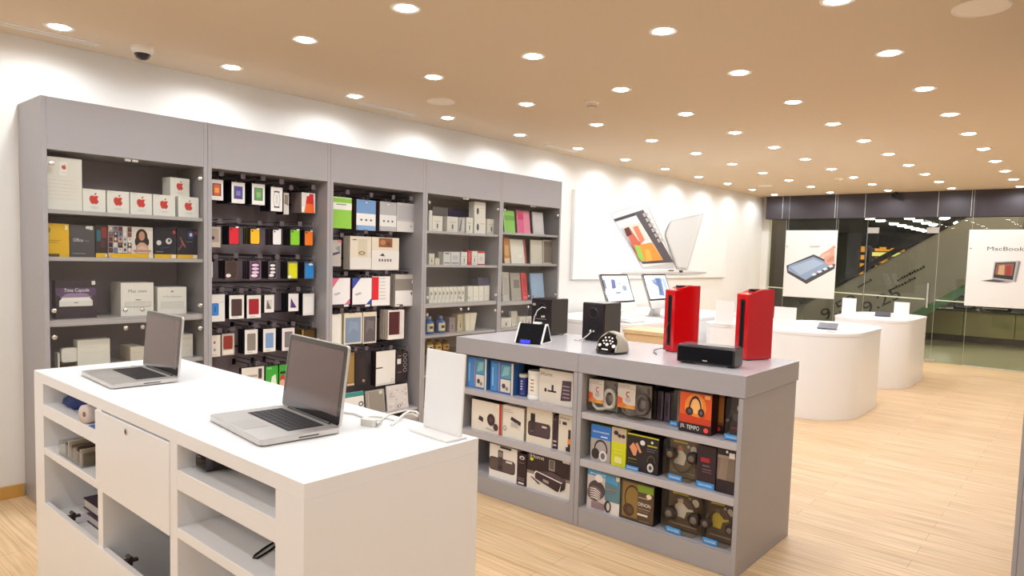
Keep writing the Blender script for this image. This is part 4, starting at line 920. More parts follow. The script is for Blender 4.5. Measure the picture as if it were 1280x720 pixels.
# ------------------------------------------------------------------ cabinet 5 : leaning tablet covers
Zs = [1.72, 1.42, 1.05, SD]
def l5(lab, px, z, col, art, ang=.25, Y=4.43, roll=0): return lean(lab, px, z, col, art, Y, .012, ang, 0, 'tablet_cover', 'tablet cover', roll)
l5('bright green tablet cover leaning on the last cabinet top shelf', (631.3, 645, 263, 288), Zs[0], '8CCB5A', lambda a: (a.r(0, .55, 1, .78, '6FAE42'), a.r(0, 0, .06, 1, 'A8DE80')), ang=.14)
l5('pink tablet cover with hot pink square leaning on the last cabinet top shelf', (648, 664, 263, 288), Zs[0], 'E88AA8', lambda a: (a.r(.05, .0, .5, 1, 'E05A90'), a.r(.08, .6, .5, .84, 'D01A6A')), ang=.14)
l5('pale grey tablet cover leaning at the right of the last cabinet top shelf', (667.5, 681, 265, 290), Zs[0], 'C8C4C8', lambda a: a.r(.1, .1, .9, .9, 'D2CED2'), ang=.14)
l5('orange striped tablet cover at the left of the last cabinet second shelf', (631.3, 638, 297, 328), Zs[1], 'C8803A', lambda a: (a.r(.1, .3, .9, .7, 'D8A068'), a.r(.0, .0, 1, .2, 'E0CBA8')), ang=.1)
l5('white tablet cover with red edge leaning on the last cabinet second shelf', (640, 659, 299, 328), Zs[1], 'DFDCD2', lambda a: (a.p([(.88, 0), (1, 0), (1, 1), (.86, 1)], 'A84A50'), a.o(.6, .3, .1, .06, 'EFEDE8')), ang=.16)
l5('cream tablet cover beside the framed one on the last cabinet second shelf', (664, 678.5, 300, 328), Zs[1], 'CFC8BC', None, ang=.06)
l5('cream framed grey tablet cover at the right of the last cabinet second shelf', (679.5, 694.5, 300, 327), Zs[1], 'D2CABE', lambda a: a.r(.06, .05, .88, .94, '84786E'), ang=.06)
l5('clear tablet stand cover at the left of the last cabinet third shelf', (629, 637.5, 340, 374), Zs[2], 'C2BCB4', lambda a: a.r(.2, .2, .9, .8, 'B0AAA2'), ang=.08)
l5('grey tablet cover with black edge on the last cabinet third shelf', (639.3, 652.5, 341, 373), Zs[2], 'A8A29A', lambda a: (a.r(0, 0, .07, 1, '2E2A2C'), a.r(.35, .45, .9, .75, '7A746E')), ang=.14)
l5('bright red tablet cover leaning at a slant on the last cabinet third shelf', (654, 660.5, 341, 371), Zs[2], 'D83844', lambda a: (a.r(.15, .3, .85, .8, 'C01A2C'), a.r(.1, .02, .9, .14, 'E87078')), ang=.14, roll=.0)
l5('light blue tablet cover leaning at the right of the last cabinet third shelf', (665, 681.5, 341.5, 371), Zs[2], '8CA8CC', lambda a: (a.r(.06, .05, .94, .95, '9AB4D4'), a.r(.0, .0, .05, 1, '7A92B8')), ang=.14)
cbox('low white box at the left of the last cabinet fourth shelf', (626.5, 639, 397.5, 411), SD, .09, 'E4E0D6', A_small(), 4.43)
lean('white slim box leaning between low boxes in the last cabinet', (640.3, 648, 389, 410), SD, 'E0DCD0', lambda a: a.r(.2, .2, .8, .24, 'C0BCB2'), 4.46, .03, .12, name='product_box', cat='box')
cbox('low white box right of the slim leaning box in the last cabinet', (649.5, 657, 396, 409), SD, .09, 'DAD6CC', A_small(), 4.43)
cbox('low white box behind the triangular clock radio in the last cabinet', (657.8, 664.5, 395.5, 408), SD, .09, 'DEDAD0', A_small(), 4.43)
# ------------------------------------------------------------------ island shelves, left bay
S1, S2, S3 = .648, .385, .112
BLUE = '3F78B8'
def art_blue(a):
    a.r(.04, .04, .3, .92, '4C8CC8'); a.r(.34, .04, .42, .96, '8A86A8'); a.r(.46, .5, .88, .92, '5A98A8'); a.p([(.5, .55), (.8, .62), (.84, .88), (.6, .86)], '8AB8C0'); a.r(.46, .06, .88, .46, 'D8CFC2'); a.o(.6, .25, .08, .08, '4A4448'); a.o(.74, .18, .06, .06, '8A7A70'); a.r(.92, 0, 1, 1, 'DCD2C0'); a.r(.1, .2, .16, .8, '8ABCE4')
ibox('blue computer accessory box leaning at the left end of the top island shelf', (584, 608.5, 447, 488), S1, .1, BLUE, art_blue, 3.16, dict(left='3A70B0', top='B8A898'))
ibox('blue computer accessory box beside the white tub on the top island shelf', (613, 642, 452.5, 492), S1, .1, '3A68A8', art_blue, 3.16, dict(left='35609C', top='A89888'))
def tub(lab, u0, u1, vt, X, cols):
    y, w, zt = spanI(u0, u1, vt, vt+32, X); r = w/2; h = zt-S1
    o = thing('wipes_tub', lab, 'tub', (X+r, y-r, S1+.0004), -PI/2)
    obj('body', MB().lathe([(r*.97, 0), (r, .004), (r, h*.12), (r*.94, h*.13), (r*.94, h*.86)], C(cols[0], .35), seg=28), o)
    obj('lid', MB().lathe([(r*.97, h*.86), (r, h*.88), (r, h*.98), (r*.94, h)], C(cols[1], .3), seg=28), o)
    lb = MB(); n = 12
    for i in range(n):
        a0 = -PI*.98+PI*.9*i/n; a1 = a0+PI*.9/n; rr = r*.955
        def q(f0, f1, c): lb.poly([(rr*math.cos(a0), rr*math.sin(a0), h*f0), (rr*math.cos(a1), rr*math.sin(a1), h*f0), (rr*math.cos(a1), rr*math.sin(a1), h*f1), (rr*math.cos(a0), rr*math.sin(a0), h*f1)], C(c))
        if cols[2]: q(.16, .84, cols[2])
        rr = r*.965
        if i in (6, 7): 
            for f in range(4): q(.3+f*.12, .36+f*.12, cols[3])
    obj('label', lb, o)
tub('navy blue wipes tub half hidden behind the white one on the top island shelf', 645.5, 656, 468, 3.185, ('2A3478', 'D8D0BC', '2A3478', 'C8C4D8'))
tub('white cleaning wipes tub on the top island shelf', 655.5, 672, 464, 3.15, ('EDE9E2', 'E8E0D2', 'ECE8E0', 'C8944A'))
def art_home(a):
    a.t('iHome', .03, .80, .13, '5A4E4E', .36); a.r(.26, .34, .52, .39, '2A2226'); a.r(.38, .39, .44, .56, '3A3034'); a.o(.2, .38, .035, .06, '2A2226'); a.p([(.66, .14), (.96, .18), (.96, .76), (.7, .74)], '4A3440')
    for i in range(4): a.r(.72, .24+i*.11, .92, .27+i*.11, 'A8989C')
ibox('cream clock radio box with black lettering at the right of the top left-bay shelf', (674, 716, 463.5, 508), S1, .14, 'D9CFC2', art_home, 3.16, dict(left='C8BCB0'))
def art_eye(a):
    a.o(.68, .42, .17, .24, 'D8D2C8'); a.o(.66, .43, .13, .2, '3A2228'); a.o(.66, .43, .06, .09, '5A3A40'); a.o(.82, .22, .08, .12, '4A343A'); a.p([(.24, .36), (.4, .3), (.4, .44), (.28, .5)], '3A2E32'); a.r(.93, 0, 1, 1, 'C42A22'); a.o(.88, .93, .04, .04, 'F4ECE0'); a.p([(.5, .12), (.8, .06), (.78, .1), (.52, .16)], 'B8AEA2')
ibox('white box with round speaker picture and red edge on the middle island shelf', (589.5, 627, 502, 545), S2, .15, 'E6DDCD', art_eye, 3.16, dict(left='1E161A', top='4A3E3A'))
def art_radio(a):
    a.p([(.36, .38), (.84, .28), (.88, .54), (.42, .64)], 'D8D2C6'); a.p([(.36, .58), (.84, .44), (.86, .56), (.42, .68)], '2A2226'); [a.r(.4+.06*i, .36, .43+.06*i, .52, 'B8B2A8') for i in range(6)]; a.ring(.12, .28, .07, .08, .3, '8A827C'); a.r(.06, .86, .4, .88, 'B0A698'); a.r(.06, .8, .5, .82, 'B8AEA0')
ibox('white box with small clock radio picture on the middle island shelf', (628.5, 655, 508.5, 552), S2, .15, 'E6DED0', art_radio, 3.16, dict(right='B8AC9E'))
def art_dock(a):
    a.p(rrect(.06, .94, .22, .62, .09), '3E2C32'); a.p(rrect(.1, .9, .26, .58, .07), '4E3A40'); a.r(.16, .3, .34, .84, '3A2E32'); a.r(.18, .6, .32, .8, '2A2226'); a.r(.62, .5, .8, .55, 'D8D0C8'); a.r(.18, .34, .3, .36, '8A7A7A')
ibox('cream box with dark dock radio picture on the middle island shelf', (658, 690, 511, 561), S2, .15, 'E2D7C4', art_dock, 3.16, dict(left='D0C2AE'))
ibox('narrow dark boxed dock spine right of the dock radio box', (690.6, 697, 519, 563), S2, .14, '3A2430', lambda a: [a.r(.15, .08+i*.12, .85, .13+i*.12, 'C8B8B8') for i in range(2)]+[a.r(.2, .85, .8, .9, '6A5058')], 3.17)
ibox('cream clock radio box with orange strip, last on the middle left-bay shelf', (698, 714.5, 517, 565), S2, .13, 'DDD3C2', lambda a: (a.t('iHome', .08, .84, .075, '4A4040', .72), a.r(.3, .7, .62, .78, '2A2226'), a.r(.08, .7, .14, .8, '3A3034'), a.r(.76, .1, .94, .6, '3A2428'), a.r(.74, .22, .96, .36, 'E88A3A'), a.r(.62, .03, .94, .14, '2A1C20')), 3.16)
def art_dock2(a):
    a.p(rrect(-.0, .94, .22, .62, .1), '4A3A3C'); a.p(rrect(.02, .9, .26, .58, .08), '5E4C4A'); a.r(.32, .26, .5, .86, '4A3A3A'); a.r(.34, .66, .48, .82, '8A807A'); a.r(.35, .3, .47, .4, '2A2024'); a.r(.62, .54, .84, .6, 'E0D8D0'); a.r(.4, .93, .8, .99, '2A2024')
ibox('white dock radio box at the left of the lowest island shelf', (611.5, 646, 558, 613), S3, .16, 'E9E3DC', art_dock2, 3.16)
ibox('tall dark maroon box spine between the two dock boxes on the lowest island shelf', (646.6, 657.5, 567, 617), S3, .16, '2E1820', lambda a: (a.o(.5, .87, .3, .06, 'E0D4D4'), a.o(.5, .86, .16, .03, '2E1820'), a.r(.2, .7, .8, .72, '8A6A70'), a.r(.15, .04, .8, .1, 'E0D4D0'), a.r(.1, .16, .85, .18, '9A8084'), a.r(.1, .22, .85, .24, '9A8084')), 3.16)
def art_home2(a):
    a.p([(0, .44), (1, .48), (1, 1), (0, 1)], '2E1C22'); a.p([(0, .40), (1, .42), (1, .5), (0, .48)], '8A7A74'); a.t('iHome', .06, .83, .11, 'F2ECE6', .34); a.o(.11, .79, .045, .045, 'D8DC3A'); a.r(.83, .9, .99, .95, 'E8E0DC')
    a.p([(.52, .62), (.66, .62), (.66, .9), (.52, .9)], '9A8E88'); a.p([(.54, .66), (.64, .66), (.64, .88), (.54, .88)], '6A605E')
    a.p([(.18, .44), (.22, .52), (.86, .38), (.92, .46), (.9, .22), (.78, .12), (.74, .1), (.2, .3)], 'E8E2DC'); a.p([(.2, .42), (.24, .49), (.82, .36), (.76, .13), (.72, .12), (.21, .31)], '3A242A'); a.p([(.24, .52), (.6, .6), (.92, .48), (.86, .39)], '55424A'); a.p([(.82, .36), (.92, .46), (.9, .24), (.79, .14)], '2E1E24'); a.p([(.4, .36), (.54, .33), (.53, .26), (.4, .29)], 'A89890')
    a.p([(.1, .33), (.13, .34), (.34, .2), (.3, .18)], '3A2C30')
ibox('large black and white clock radio box with white lettering on the lowest island shelf', (658.5, 712.5, 567, 632), S3, .17, 'E2DAD0', art_home2, 3.16)

# ------------------------------------------------------------------ island shelves, right bay
def headset(mb, cx, cz, R, cupr, y, m1, m2, m3, ang=0, flip=1):
    pts = []
    for i in range(17):
        a = math.radians(-10+200*i/16)
        pts.append((cx+R*math.cos(a)*.86, y, cz+flip*R*math.sin(a)))
    mb.tube(pts, R*.085, m1, 8)
    for q in (-1, 1):
        mb.lathe([(cupr*.3, -.022), (cupr*.62, -.02), (cupr*.66, -.016), (cupr, -.012), (cupr, .012), (cupr*.7, .02), (0, .02)], m2, (cx+q*R*.84, y, cz-flip*R*.2), 18, 'y')
        mb.lathe([(0, -.0225), (cupr*.5, -.0225), (cupr*.55, -.019)], m3, (cx+q*R*.84, y, cz-flip*R*.2), 16, 'y')
BLUETAG = C('3F8FD0')
def shell_pack(lab, px, z, d, X, card, art, hp, blue=None, rnd=.03, rot=0, cat='headphones'):
    u0, u1, vt, vb = px; y, w, zt = spanI(u0, u1, vt, vb, X); zt = min(zt, LIM[z]-.005); h = zt-z
    o = thing('headphone_pack', lab, cat, (X, y, z+.003), -PI/2+rot)
    obj('clear_shell', MB().prism(rrect(.001, w-.001, 0, h, min(rnd, h*.2), 5), 0, d, BLISTER, 'y'), o)
    fl = MB()
    r_ = rrect(.0, w, 0, h, min(rnd, h*.2), 5)
    pts = [(p[0], d*.92, p[1]) for p in r_]; fl.tube(pts+[pts[0]], .0022, ACRYL, 5, False)
    obj('shell_rim', fl, o)
    b = MB(); b.box(w*.06, w*.94, d*.74, d*.78, h*.03, h*.93, C(card)); 
    if art: art(Art(b, w*.06, w*.88, h*.03, h*.9, d*.74))
    obj('insert_card', b, o)
    if hp:
        k = MB(); hp(k, w, h, d); obj('headphones', k, o)
    if blue:
        b = MB().box(w*blue[0], w*blue[1], -.004, -.0012, h*.005, h*.13, BLUETAG)
        Art(b, w*blue[0], w*(blue[1]-blue[0]), h*.005, h*.125, -.004).t('SENNHEISER', .12, .3, .38, 'E8F2FA', .76)
        obj('blue_tag', b, o)
    return o
# orange and white carded headphones
def flame(ringc):
    def f(mb, w, h, d):
        mr = C(ringc, .3); mg = C('8A8280', .4); md = C('2A2428', .5)
        cx, cz, R = w*.74, h*.42, h*.26
        ring = [(cx+R*.62*math.cos(q), d*.42+.012*math.cos(q), cz+R*math.sin(q)) for q in [2*PI*i/20 for i in range(21)]]
        mb.tube(ring, R*.26, mr, 10, False)
        mb.tube([(p[0], p[1]+.012, p[2]) for p in ring], R*.22, md, 8, False)
        mb.lathe([(0, 0), (R*.5, .004)], mg, (cx, d*.46, cz), 18, 'y')
        mb.tube([(cx-R*.2, d*.4, cz-R), (w*.5, d*.3, h*.1), (w*.34, d*.28, h*.08), (w*.2, d*.3, h*.16), (w*.12, d*.36, h*.34)], h*.05, mr, 10)
        mb.tube([(cx+R*.5, d*.5, cz+R*.7), (w*.9, d*.55, h*.75), (w*.86, d*.6, h*.88)], h*.03, mg, 8)
        # printed sleeve in front
        mb.box(w*.05, w*.62, d*.1, d*.13, h*.28, h*.97, C('E9E2DA'))
        a = Art(mb, w*.05, w*.57, h*.28, h*.69, d*.1)
        a.p([(0, 0), (1, -.0), (1, .16), (.6, .12), (.0, .34)], 'EE8A2A'); a.p([(0, .12), (.3, .2), (.28, .4), (0, .46)], 'E8602A'); a.p([(.4, .0), (.95, .0), (.9, .12), (.5, .1)], 'F4B040'); a.ring(.62, .58, .14, .12, .35, 'D03A3A', 60, 300); a.o(.6, .36, .16, .1, 'C8C0C4'); a.r(.0, .82, 1, .835, '9A8E88'); a.r(.1, .89, .7, .92, 'B8ACA4')
    return f
shell_pack('clear pack of white headphones with orange sleeve, left on the right-bay top shelf', (732.5, 765.5, 475, 519), S1, .1, 3.15, 'CFC8C0', None, flame('E6E0D8'))
shell_pack('clear pack of grey headphones with orange sleeve on the right-bay top shelf', (768.5, 808, 480.5, 528), S1, .1, 3.15, 'C8C0B8', None, flame('6A605E'))
for i, (u0, u1, vt, vb, c) in enumerate(((812, 820, 487, 524, '3A2A30'), (821.5, 829, 489, 527, '2E2028'), (830.5, 837.5, 491, 528, '46304A'))):
    ibox(['dark headphone box edge nearest the grey headphones on the right-bay top shelf', 'dark headphone box edge in the middle of the three on the right-bay top shelf', 'dark violet headphone box edge, last of the three on the right-bay top shelf'][i], (u0, u1, vt, vb), S1, .12, c, lambda a: (a.r(.2, .2, .7, .7, '1A1418'), a.r(.75, .05, .9, .95, '6A5A60')), 3.255, name='headphone_box', cat='headphone box')
shell_pack('clear grey headphone pack with blue tag left of the orange box', (838.5, 849, 488, 533), S1, .09, 3.2, 'A89C92', lambda a: a.r(.1, .2, .9, .8, '8A7E78'), None, (0, .9))
def art_orange(a):
    a.r(0, .22, 1, 1, 'DC5416'); a.o(.5, .62, .34, .3, 'EE8A30'); a.o(.52, .66, .2, .2, 'F6B870'); a.r(0, .94, 1, 1, '2A1410'); a.p([(0, .22), (1, .22), (1, .36), (0, .42)], 'C43A12')
    a.ring(.5, .56, .2, .32, .2, '2A1818', 0, 180); a.o(.32, .5, .12, .1, '2E2024'); a.o(.69, .5, .1, .1, '2E2024'); a.o(.69, .5, .04, .04, '6A5A5A'); a.o(.34, .51, .06, .05, '5A4A4C')
    a.r(0, 0, 1, .22, '1E1016'); a.t('JBL', .05, .1, .09, 'D8D0D0', .16); a.t('TEMPO', .26, .08, .1, 'F0ECEA', .4); a.o(.87, .11, .075, .06, 'F04A30'); a.r(.8, .84, .97, .93, 'F0A060')
ibox('glossy orange headphone box with a headband picture on the right-bay top shelf', (849.5, 889.5, 488.5, 540), S1, .08, 'C84A16', art_orange, 3.15, dict(right='2A1418', left='8A2A14'), name='headphone_box', cat='headphone box')
def art_orange2(a):
    a.r(0, .22, 1, 1, '8A4A20'); a.ring(.2, .5, .35, .34, .25, '1A1014', 0, 180); a.o(.45, .48, .28, .11, '1A1014'); a.r(.55, .3, 1, .95, 'B07030'); a.r(0, 0, 1, .22, '1E1016'); a.o(.6, .12, .2, .06, 'E03A30')
ibox('second orange brown headphone box, partly behind the front orange one', (889, 905, 494, 541), S1, .08, '5A2A18', art_orange2, 3.235, name='headphone_box', cat='headphone box')
DK = C('2A2024', .4); BR = C('4A3A34', .35); SV = C('7A7068', .3)
def hp_std(fl=1, k=.34):
    return lambda mb, w, h, d: headset(mb, w*.5, h*(.46 if fl > 0 else .5), min(w*.46, h*k), min(w, h)*.17, d*.42, BR, DK, SV, 0, fl)
def art_player(shirt, hair):
    def f(a):
        a.r(.12, .88, .6, .925, 'D8C832'); a.o(.36, .74, .09, .08, hair); a.p([(.16, .32), (.2, .6), (.3, .68), (.44, .68), (.6, .56), (.78, .58), (.78, .53), (.56, .48), (.5, .3)], shirt); a.o(.82, .76, .11, .1, 'ECE6DE'); a.o(.64, .82, .05, .045, 'DCD6CE'); a.r(.1, .1, .9, .14, '9A8A78')
    return f
shell_pack('dark clear headphone pack with blue tag at the right end of the right-bay top shelf', (906.5, 925.5, 497, 550), S1, .07, 3.15, '3A2A2A', lambda a: (a.o(.7, .75, .22, .09, 'D8C8B0'), a.r(.1, .2, .6, .24, 'A82A28'), a.r(.2, .4, .7, .6, '6A5A5C')), hp_std(1, .3), (0, .98))
# middle shelf
def art_send(a):
    a.r(0, .62, 1, 1, '2A72C4'); a.t('SENNHEISER', .08, .79, .045, 'F0F4F8', .84); a.r(.5, .68, .84, .71, 'D8E8F8'); a.r(.0, 0, 1, .62, 'A49C98'); a.ring(.52, .34, .34, .27, .2, '241C20', -20, 190); a.o(.26, .2, .2, .15, '2A2226'); a.o(.64, .17, .2, .15, 'DAD4CE'); a.o(.64, .17, .11, .09, '6A6264')
ibox('blue and grey headphone box with a headband picture on the right-bay middle shelf', (738.5, 763.5, 532, 582), S2, .08, '8A8480', art_send, 3.15, dict(left='8AA040', top='7A8A2A'), name='headphone_box', cat='headphone box')
ibox('yellow green headphone box with earphone picture beside the blue and grey one', (764.2, 782.5, 535, 584.5), S2, .07, 'C9CC14', lambda a: (a.r(0, .62, 1, 1, 'C8B49E'), a.o(.3, .86, .16, .06, '2A1C1C'), a.o(.55, .8, .14, .05, '4A3228'), a.o(.8, .8, .12, .05, '3A2A24'), a.r(.25, .08, .75, .24, 'E2DE8A'), a.r(.2, .34, .8, .36, 'E0D860'), a.r(.2, .42, .8, .44, 'E0D860')), 3.15, name='headphone_box', cat='headphone box')
def art_black(a):
    a.r(0, .96, 1, 1, 'C8C81E'); a.p([(.08, .62), (.2, .76), (.34, .6), (.3, .42), (.22, .4)], 'D8906A'); a.p([(.26, .74), (.34, .78), (.48, .54), (.42, .5)], 'D08A64'); a.o(.5, .8, .08, .07, 'E8E4E2'); a.o(.8, .86, .04, .035, 'E8E4E2'); a.r(.66, .74, .96, .78, 'B0B020'); a.r(.64, .66, .94, .68, '6A6268'); a.r(.64, .6, .9, .62, '6A6268'); a.r(.06, .3, .34, .33, '7A7A28'); a.r(.06, .22, .36, .24, '5A5228')
    a.ring(.8, .32, .13, .2, .2, '5A4A38', 0, 180); a.o(.78, .18, .1, .12, 'D0CCC6'); a.o(.78, .18, .05, .06, '4A4444'); a.r(0, -.0, .42, .12, '3F86C8'); a.t('SENNHEISER', .04, .035, .05, 'E0ECF6', .34)
ibox('black headphone box with yellow top edge and ear picture on the right-bay middle shelf', (783.5, 823, 544.5, 594), S2, .08, '1E161C', art_black, 3.15, name='headphone_box', cat='headphone box')
shell_pack('clear rounded headphone pack showing a running man in white, middle of the right-bay shelf', (828, 869.5, 548, 606), S2, .08, 3.15, '7A6A56', art_player('E4DED2', 'C87A64'), hp_std(-1, .32), (.2, .62), .04)
ibox('dark maroon headphone box with red lettering and blue tag on the right-bay middle shelf', (871, 894.5, 558, 613), S2, .08, '2C1620', lambda a: (a.r(.2, .62, .66, .72, 'A81E2A'), a.r(.3, .52, .68, .55, '7A6266'), a.r(.3, .44, .78, .46, '7A6266'), a.r(.3, .38, .8, .40, '6A5458'), a.r(.02, .0, .98, .15, '3F8FD0'), a.t('SENNHEISER', .14, .05, .05, 'E8F2FA', .72)), 3.15, name='headphone_box', cat='headphone box')
ibox('dark headphone box with a grey mesh pouch window, right end of the middle shelf', (895.5, 920.5, 562, 619), S2, .08, '24141C', lambda a: (a.r(.04, .30, .92, .86, '7A685A'), a.p([(.1, .32), (.5, .3), (.6, .84), (.2, .82)], '8A7868'), a.r(.04, .8, .92, .86, '9A8878'), a.o(.5, .95, .06, .03, 'F0ECE8'), a.r(.62, .82, .9, .94, 'E8DCD4')), 3.15, name='headphone_box', cat='headphone box')
# bottom shelf
def art_teal(a):
    a.r(0, .3, 1, 1, '5A8088'); a.p([(0, .84), (.92, .72), (.92, .9), (.0, 1)], '4A9ACC'); a.t('SENNHEISER', .08, .87, .05, 'E8F0F4', .48); a.r(.0, .0, .55, .84, 'C8BEBA'); a.r(.55, .0, 1, .3, 'DCD4CE'); a.o(.3, .5, .26, .24, '4A3C40'); a.o(.36, .8, .12, .1, 'E4DEDA'); a.o(.24, .4, .24, .19, '6A5A5C')
    for i in range(5): a.p([(.1+.01*i, .52-.055*i), (.26, .54-.055*i), (.42, .46-.05*i), (.42, .44-.05*i), (.26, .51-.055*i), (.1, .5-.055*i)], 'E4DCD6')
    a.r(.16, .04, .56, .2, '8A7278'); a.o(.66, .17, .1, .15, '3A3034'); a.o(.68, .17, .05, .1, 'C8C0BC'); a.r(.62, .6, .88, .62, 'A87A7A'); a.r(.62, .54, .84, .56, '8A6A70'); a.r(.9, .86, 1, .96, 'E8C8A0')
ibox('pale blue and teal headphone box with striped ear cup on the lowest right-bay shelf', (734, 775, 589.5, 645), S3, .09, '6A8488', art_teal, 3.15, name='headphone_box', cat='headphone box')
def art_denon(a):
    a.r(.04, .04, .98, .97, '5A4430'); a.r(.06, .08, .52, .95, '8A6C34'); a.ring(.36, .56, .24, .34, .14, '3A2C22', 40, 250); a.o(.26, .26, .17, .16, '4A3424'); a.o(.3, .26, .09, .09, '5E4430'); a.r(.52, .78, .98, .96, '7E9A2A'); a.t('DENON', .55, .44, .09, 'F2EEE8', .36); a.r(.55, .36, .9, .38, 'A89880'); a.r(.55, .3, .86, .32, '8A7A66'); a.r(.54, .2, .84, .25, 'E8DCD0'); a.o(.86, .72, .08, .06, 'E8D8B8'); a.r(.55, .64, .86, .66, 'B8AC9A'); a.r(.6, .06, .9, .08, '8A7A6A')
ibox('brown headphone box with white lettering and green patch on the lowest right-bay shelf', (775.5, 817.5, 603, 657), S3, .08, '3E2C22', art_denon, 3.15, dict(right='1A1214'), name='headphone_box', cat='headphone box')
shell_pack('clear rounded headphone pack with white shirted figure, third on the lowest right-bay shelf', (826, 873, 614, 677), S3, .08, 3.15, '5E4A38', art_player('E0DAD2', 'D8D0C8'), hp_std(1, .36), (.16, .56), .04)
shell_pack('clear rounded headphone pack with yellow shirted figure at the right end of the lowest shelf', (875, 915, 625, 690), S3, .08, 3.15, '56443A', art_player('C8B43A', '8A6A50'), hp_std(1, .36), (.12, .58), .04)

# ------------------------------------------------------------------ on the island top
TZ = IZ+.0006
def black_speaker(lab, x, y, rear):
    w, d, h = .165, .2, .244
    o = thing('bookshelf_speaker', lab, 'speaker', (x, y, TZ), -PI/2)
    obj('cabinet', MB().box(0, w, .004, d, .004, h, GLOSSBLACK), o, bevel=.006)
    f = MB().box(.004, w-.004, 0, .0038, .008, h-.006, P('satin_black_plate', '1B1218', .3)); obj('front_plate', f, o, bevel=.001)
    for q in (.02, w-.02):
        for r_ in (.03, d-.03): obj('foot', MB().lathe([(.008, 0), (.008, .004)], BLACK, (q, r_, 0), 12), o)
    if rear:
        obj('port_tube', MB().lathe([(.022, 0), (.026, -.003), (.028, -.001), (.028, 0)], BLACK, (w*.55, 0, h*.78), 20, 'y').lathe([(0, -.0012), (.021, -.001)], P('port_hole', '050305', .9), (w*.55, 0, h*.78), 20, 'y'), o)
        obj('badge', MB().prism(rrect(.012, .04, h*.80, h*.80+.016, .007), -.003, -.0002, ALU, 'y'), o)
        k = MB()
        for i, (a_, b_) in enumerate(((.3, .55), (.62, .52), (.72, .52))): k.lathe([(.008, 0), (.008, -.012), (.006, -.014), (0, -.014)], CHROME, (w*a_, 0, h*b_), 12, 'y')
        k.box(w*.25, w*.8, -.002, -.0002, h*.44, h*.455, CHROME); obj('terminal', k, o)
        obj('cable', MB().tube([(w*.78, -.004, h*.76), (w*.66, -.02, h*.78), (w*.45, -.026, h*.68), (w*.32, -.028, h*.5), (w*.28, -.03, h*.3), (w*.3, -.034, h*.1), (w*.34, -.04, .006)], .0035, C('D8D0CC'), 8), o)
    else:
        obj('port_tube', MB().lathe([(.027, 0), (.032, -.003), (.034, -.001), (.034, 0)], P('port_rim', '2E2230', .2), (w*.5, 0, h*.74), 24, 'y').lathe([(0, -.0012), (.026, -.001)], P('port_hole', '050305', .9), (w*.5, 0, h*.74), 20, 'y'), o)
        k = MB().box(w*.3, w*.72, -.002, -.0002, h*.16, h*.40, BLACK)
        for q in (.44, .58): k.lathe([(.007, 0), (.007, -.012), (0, -.013)], CHROME, (w*q, -.001, h*.27), 12, 'y')
        obj('terminal', k, o)
        obj('cable', MB().tube([(w*.5, -.012, h*.26), (w*.42, -.03, h*.17), (w*.3, -.045, h*.08), (w*.12, -.055, .006), (-.02, -.05, .005)], .004, C('CFC9C6'), 8), o)
    return o
black_speaker('gloss black bookshelf speaker with a white cable loop, behind the triangular clock radio', 3.622, 2.925, True)
black_speaker('gloss black bookshelf speaker with a round port, behind the domed radio', 3.622, 2.505, False)
# triangular clock radio
o = thing('clock_radio', 'black triangular clock radio with blue display and white ends on the grey island', 'clock radio', (3.168, 2.681, TZ), -math.radians(74.7))
w, d, h = .18, .155, .115
tri = [(.0, .006), (d*.06, .0), (d*.94, 0), (d, .006), (d*.58, h), (d*.42, h)]
obj('body', MB().prism([(p[0], p[1]) for p in tri], .008, w-.008, DARKCLOTH, 'x'), o, bevel=.003)
cap = [(-.004, .004), (d*.05, .0), (d*.95, 0), (d+.004, .004), (d*.60, h+.004), (d*.40, h+.004)]
for a_, b_ in ((0, .0078), (w-.0078, w)):
    e_ = MB().prism(cap, a_, b_, P('white_plastic', 'F0EEEA', .35), 'x')
    e_.prism([(d*.12, .012), (d*.88, .012), (d*.56, h-.014), (d*.44, h-.014)], a_-.0006, a_-.0001, DARKCLOTH, 'x') if a_ == 0 else e_.prism([(d*.08, .010), (d*.92, .010), (d*.57, h-.008), (d*.43, h-.008)], b_+.0001, b_+.0007, DARKCLOTH, 'x')
    obj('end_cap', e_, o)
obj('display', MB().prism([(-.010, .002), (.006, .002), (.012, .026), (-.004, .026)], w*.2, w*.62, BLACK, 'x'), o)
b = MB(); DB = P('blue_display_digits', '2A3CFF', .4, emit='2A3CFF', es=2.2)
b.poly([(w*.24, -.0095, .004), (w*.58, -.0095, .004), (w*.58, -.0051, .024), (w*.24, -.0051, .024)], P('blue_display_glow', '1A20C8', .4, emit='1620D8', es=1.2))
for i in range(4):
    q = w*(.28+.075*i+(.02 if i > 1 else 0)); b.poly([(q, -.0093, .008), (q+.008, -.0093, .008), (q+.008, -.0062, .021), (q, -.0062, .021)], DB)
obj('lit_digits', b, o)
obj('dock_mark', MB().prism(rrect(w*.38, w*.46, h*.6, h*.72, .003), .0475-.004, .049, BLACK, 'y'), o)
obj('dock_connector', MB().box(w*.5, w*.78, d*.4, d*.6, h+.0005, h+.012, P('white_plastic', 'F0EEEA')), o, bevel=.003)
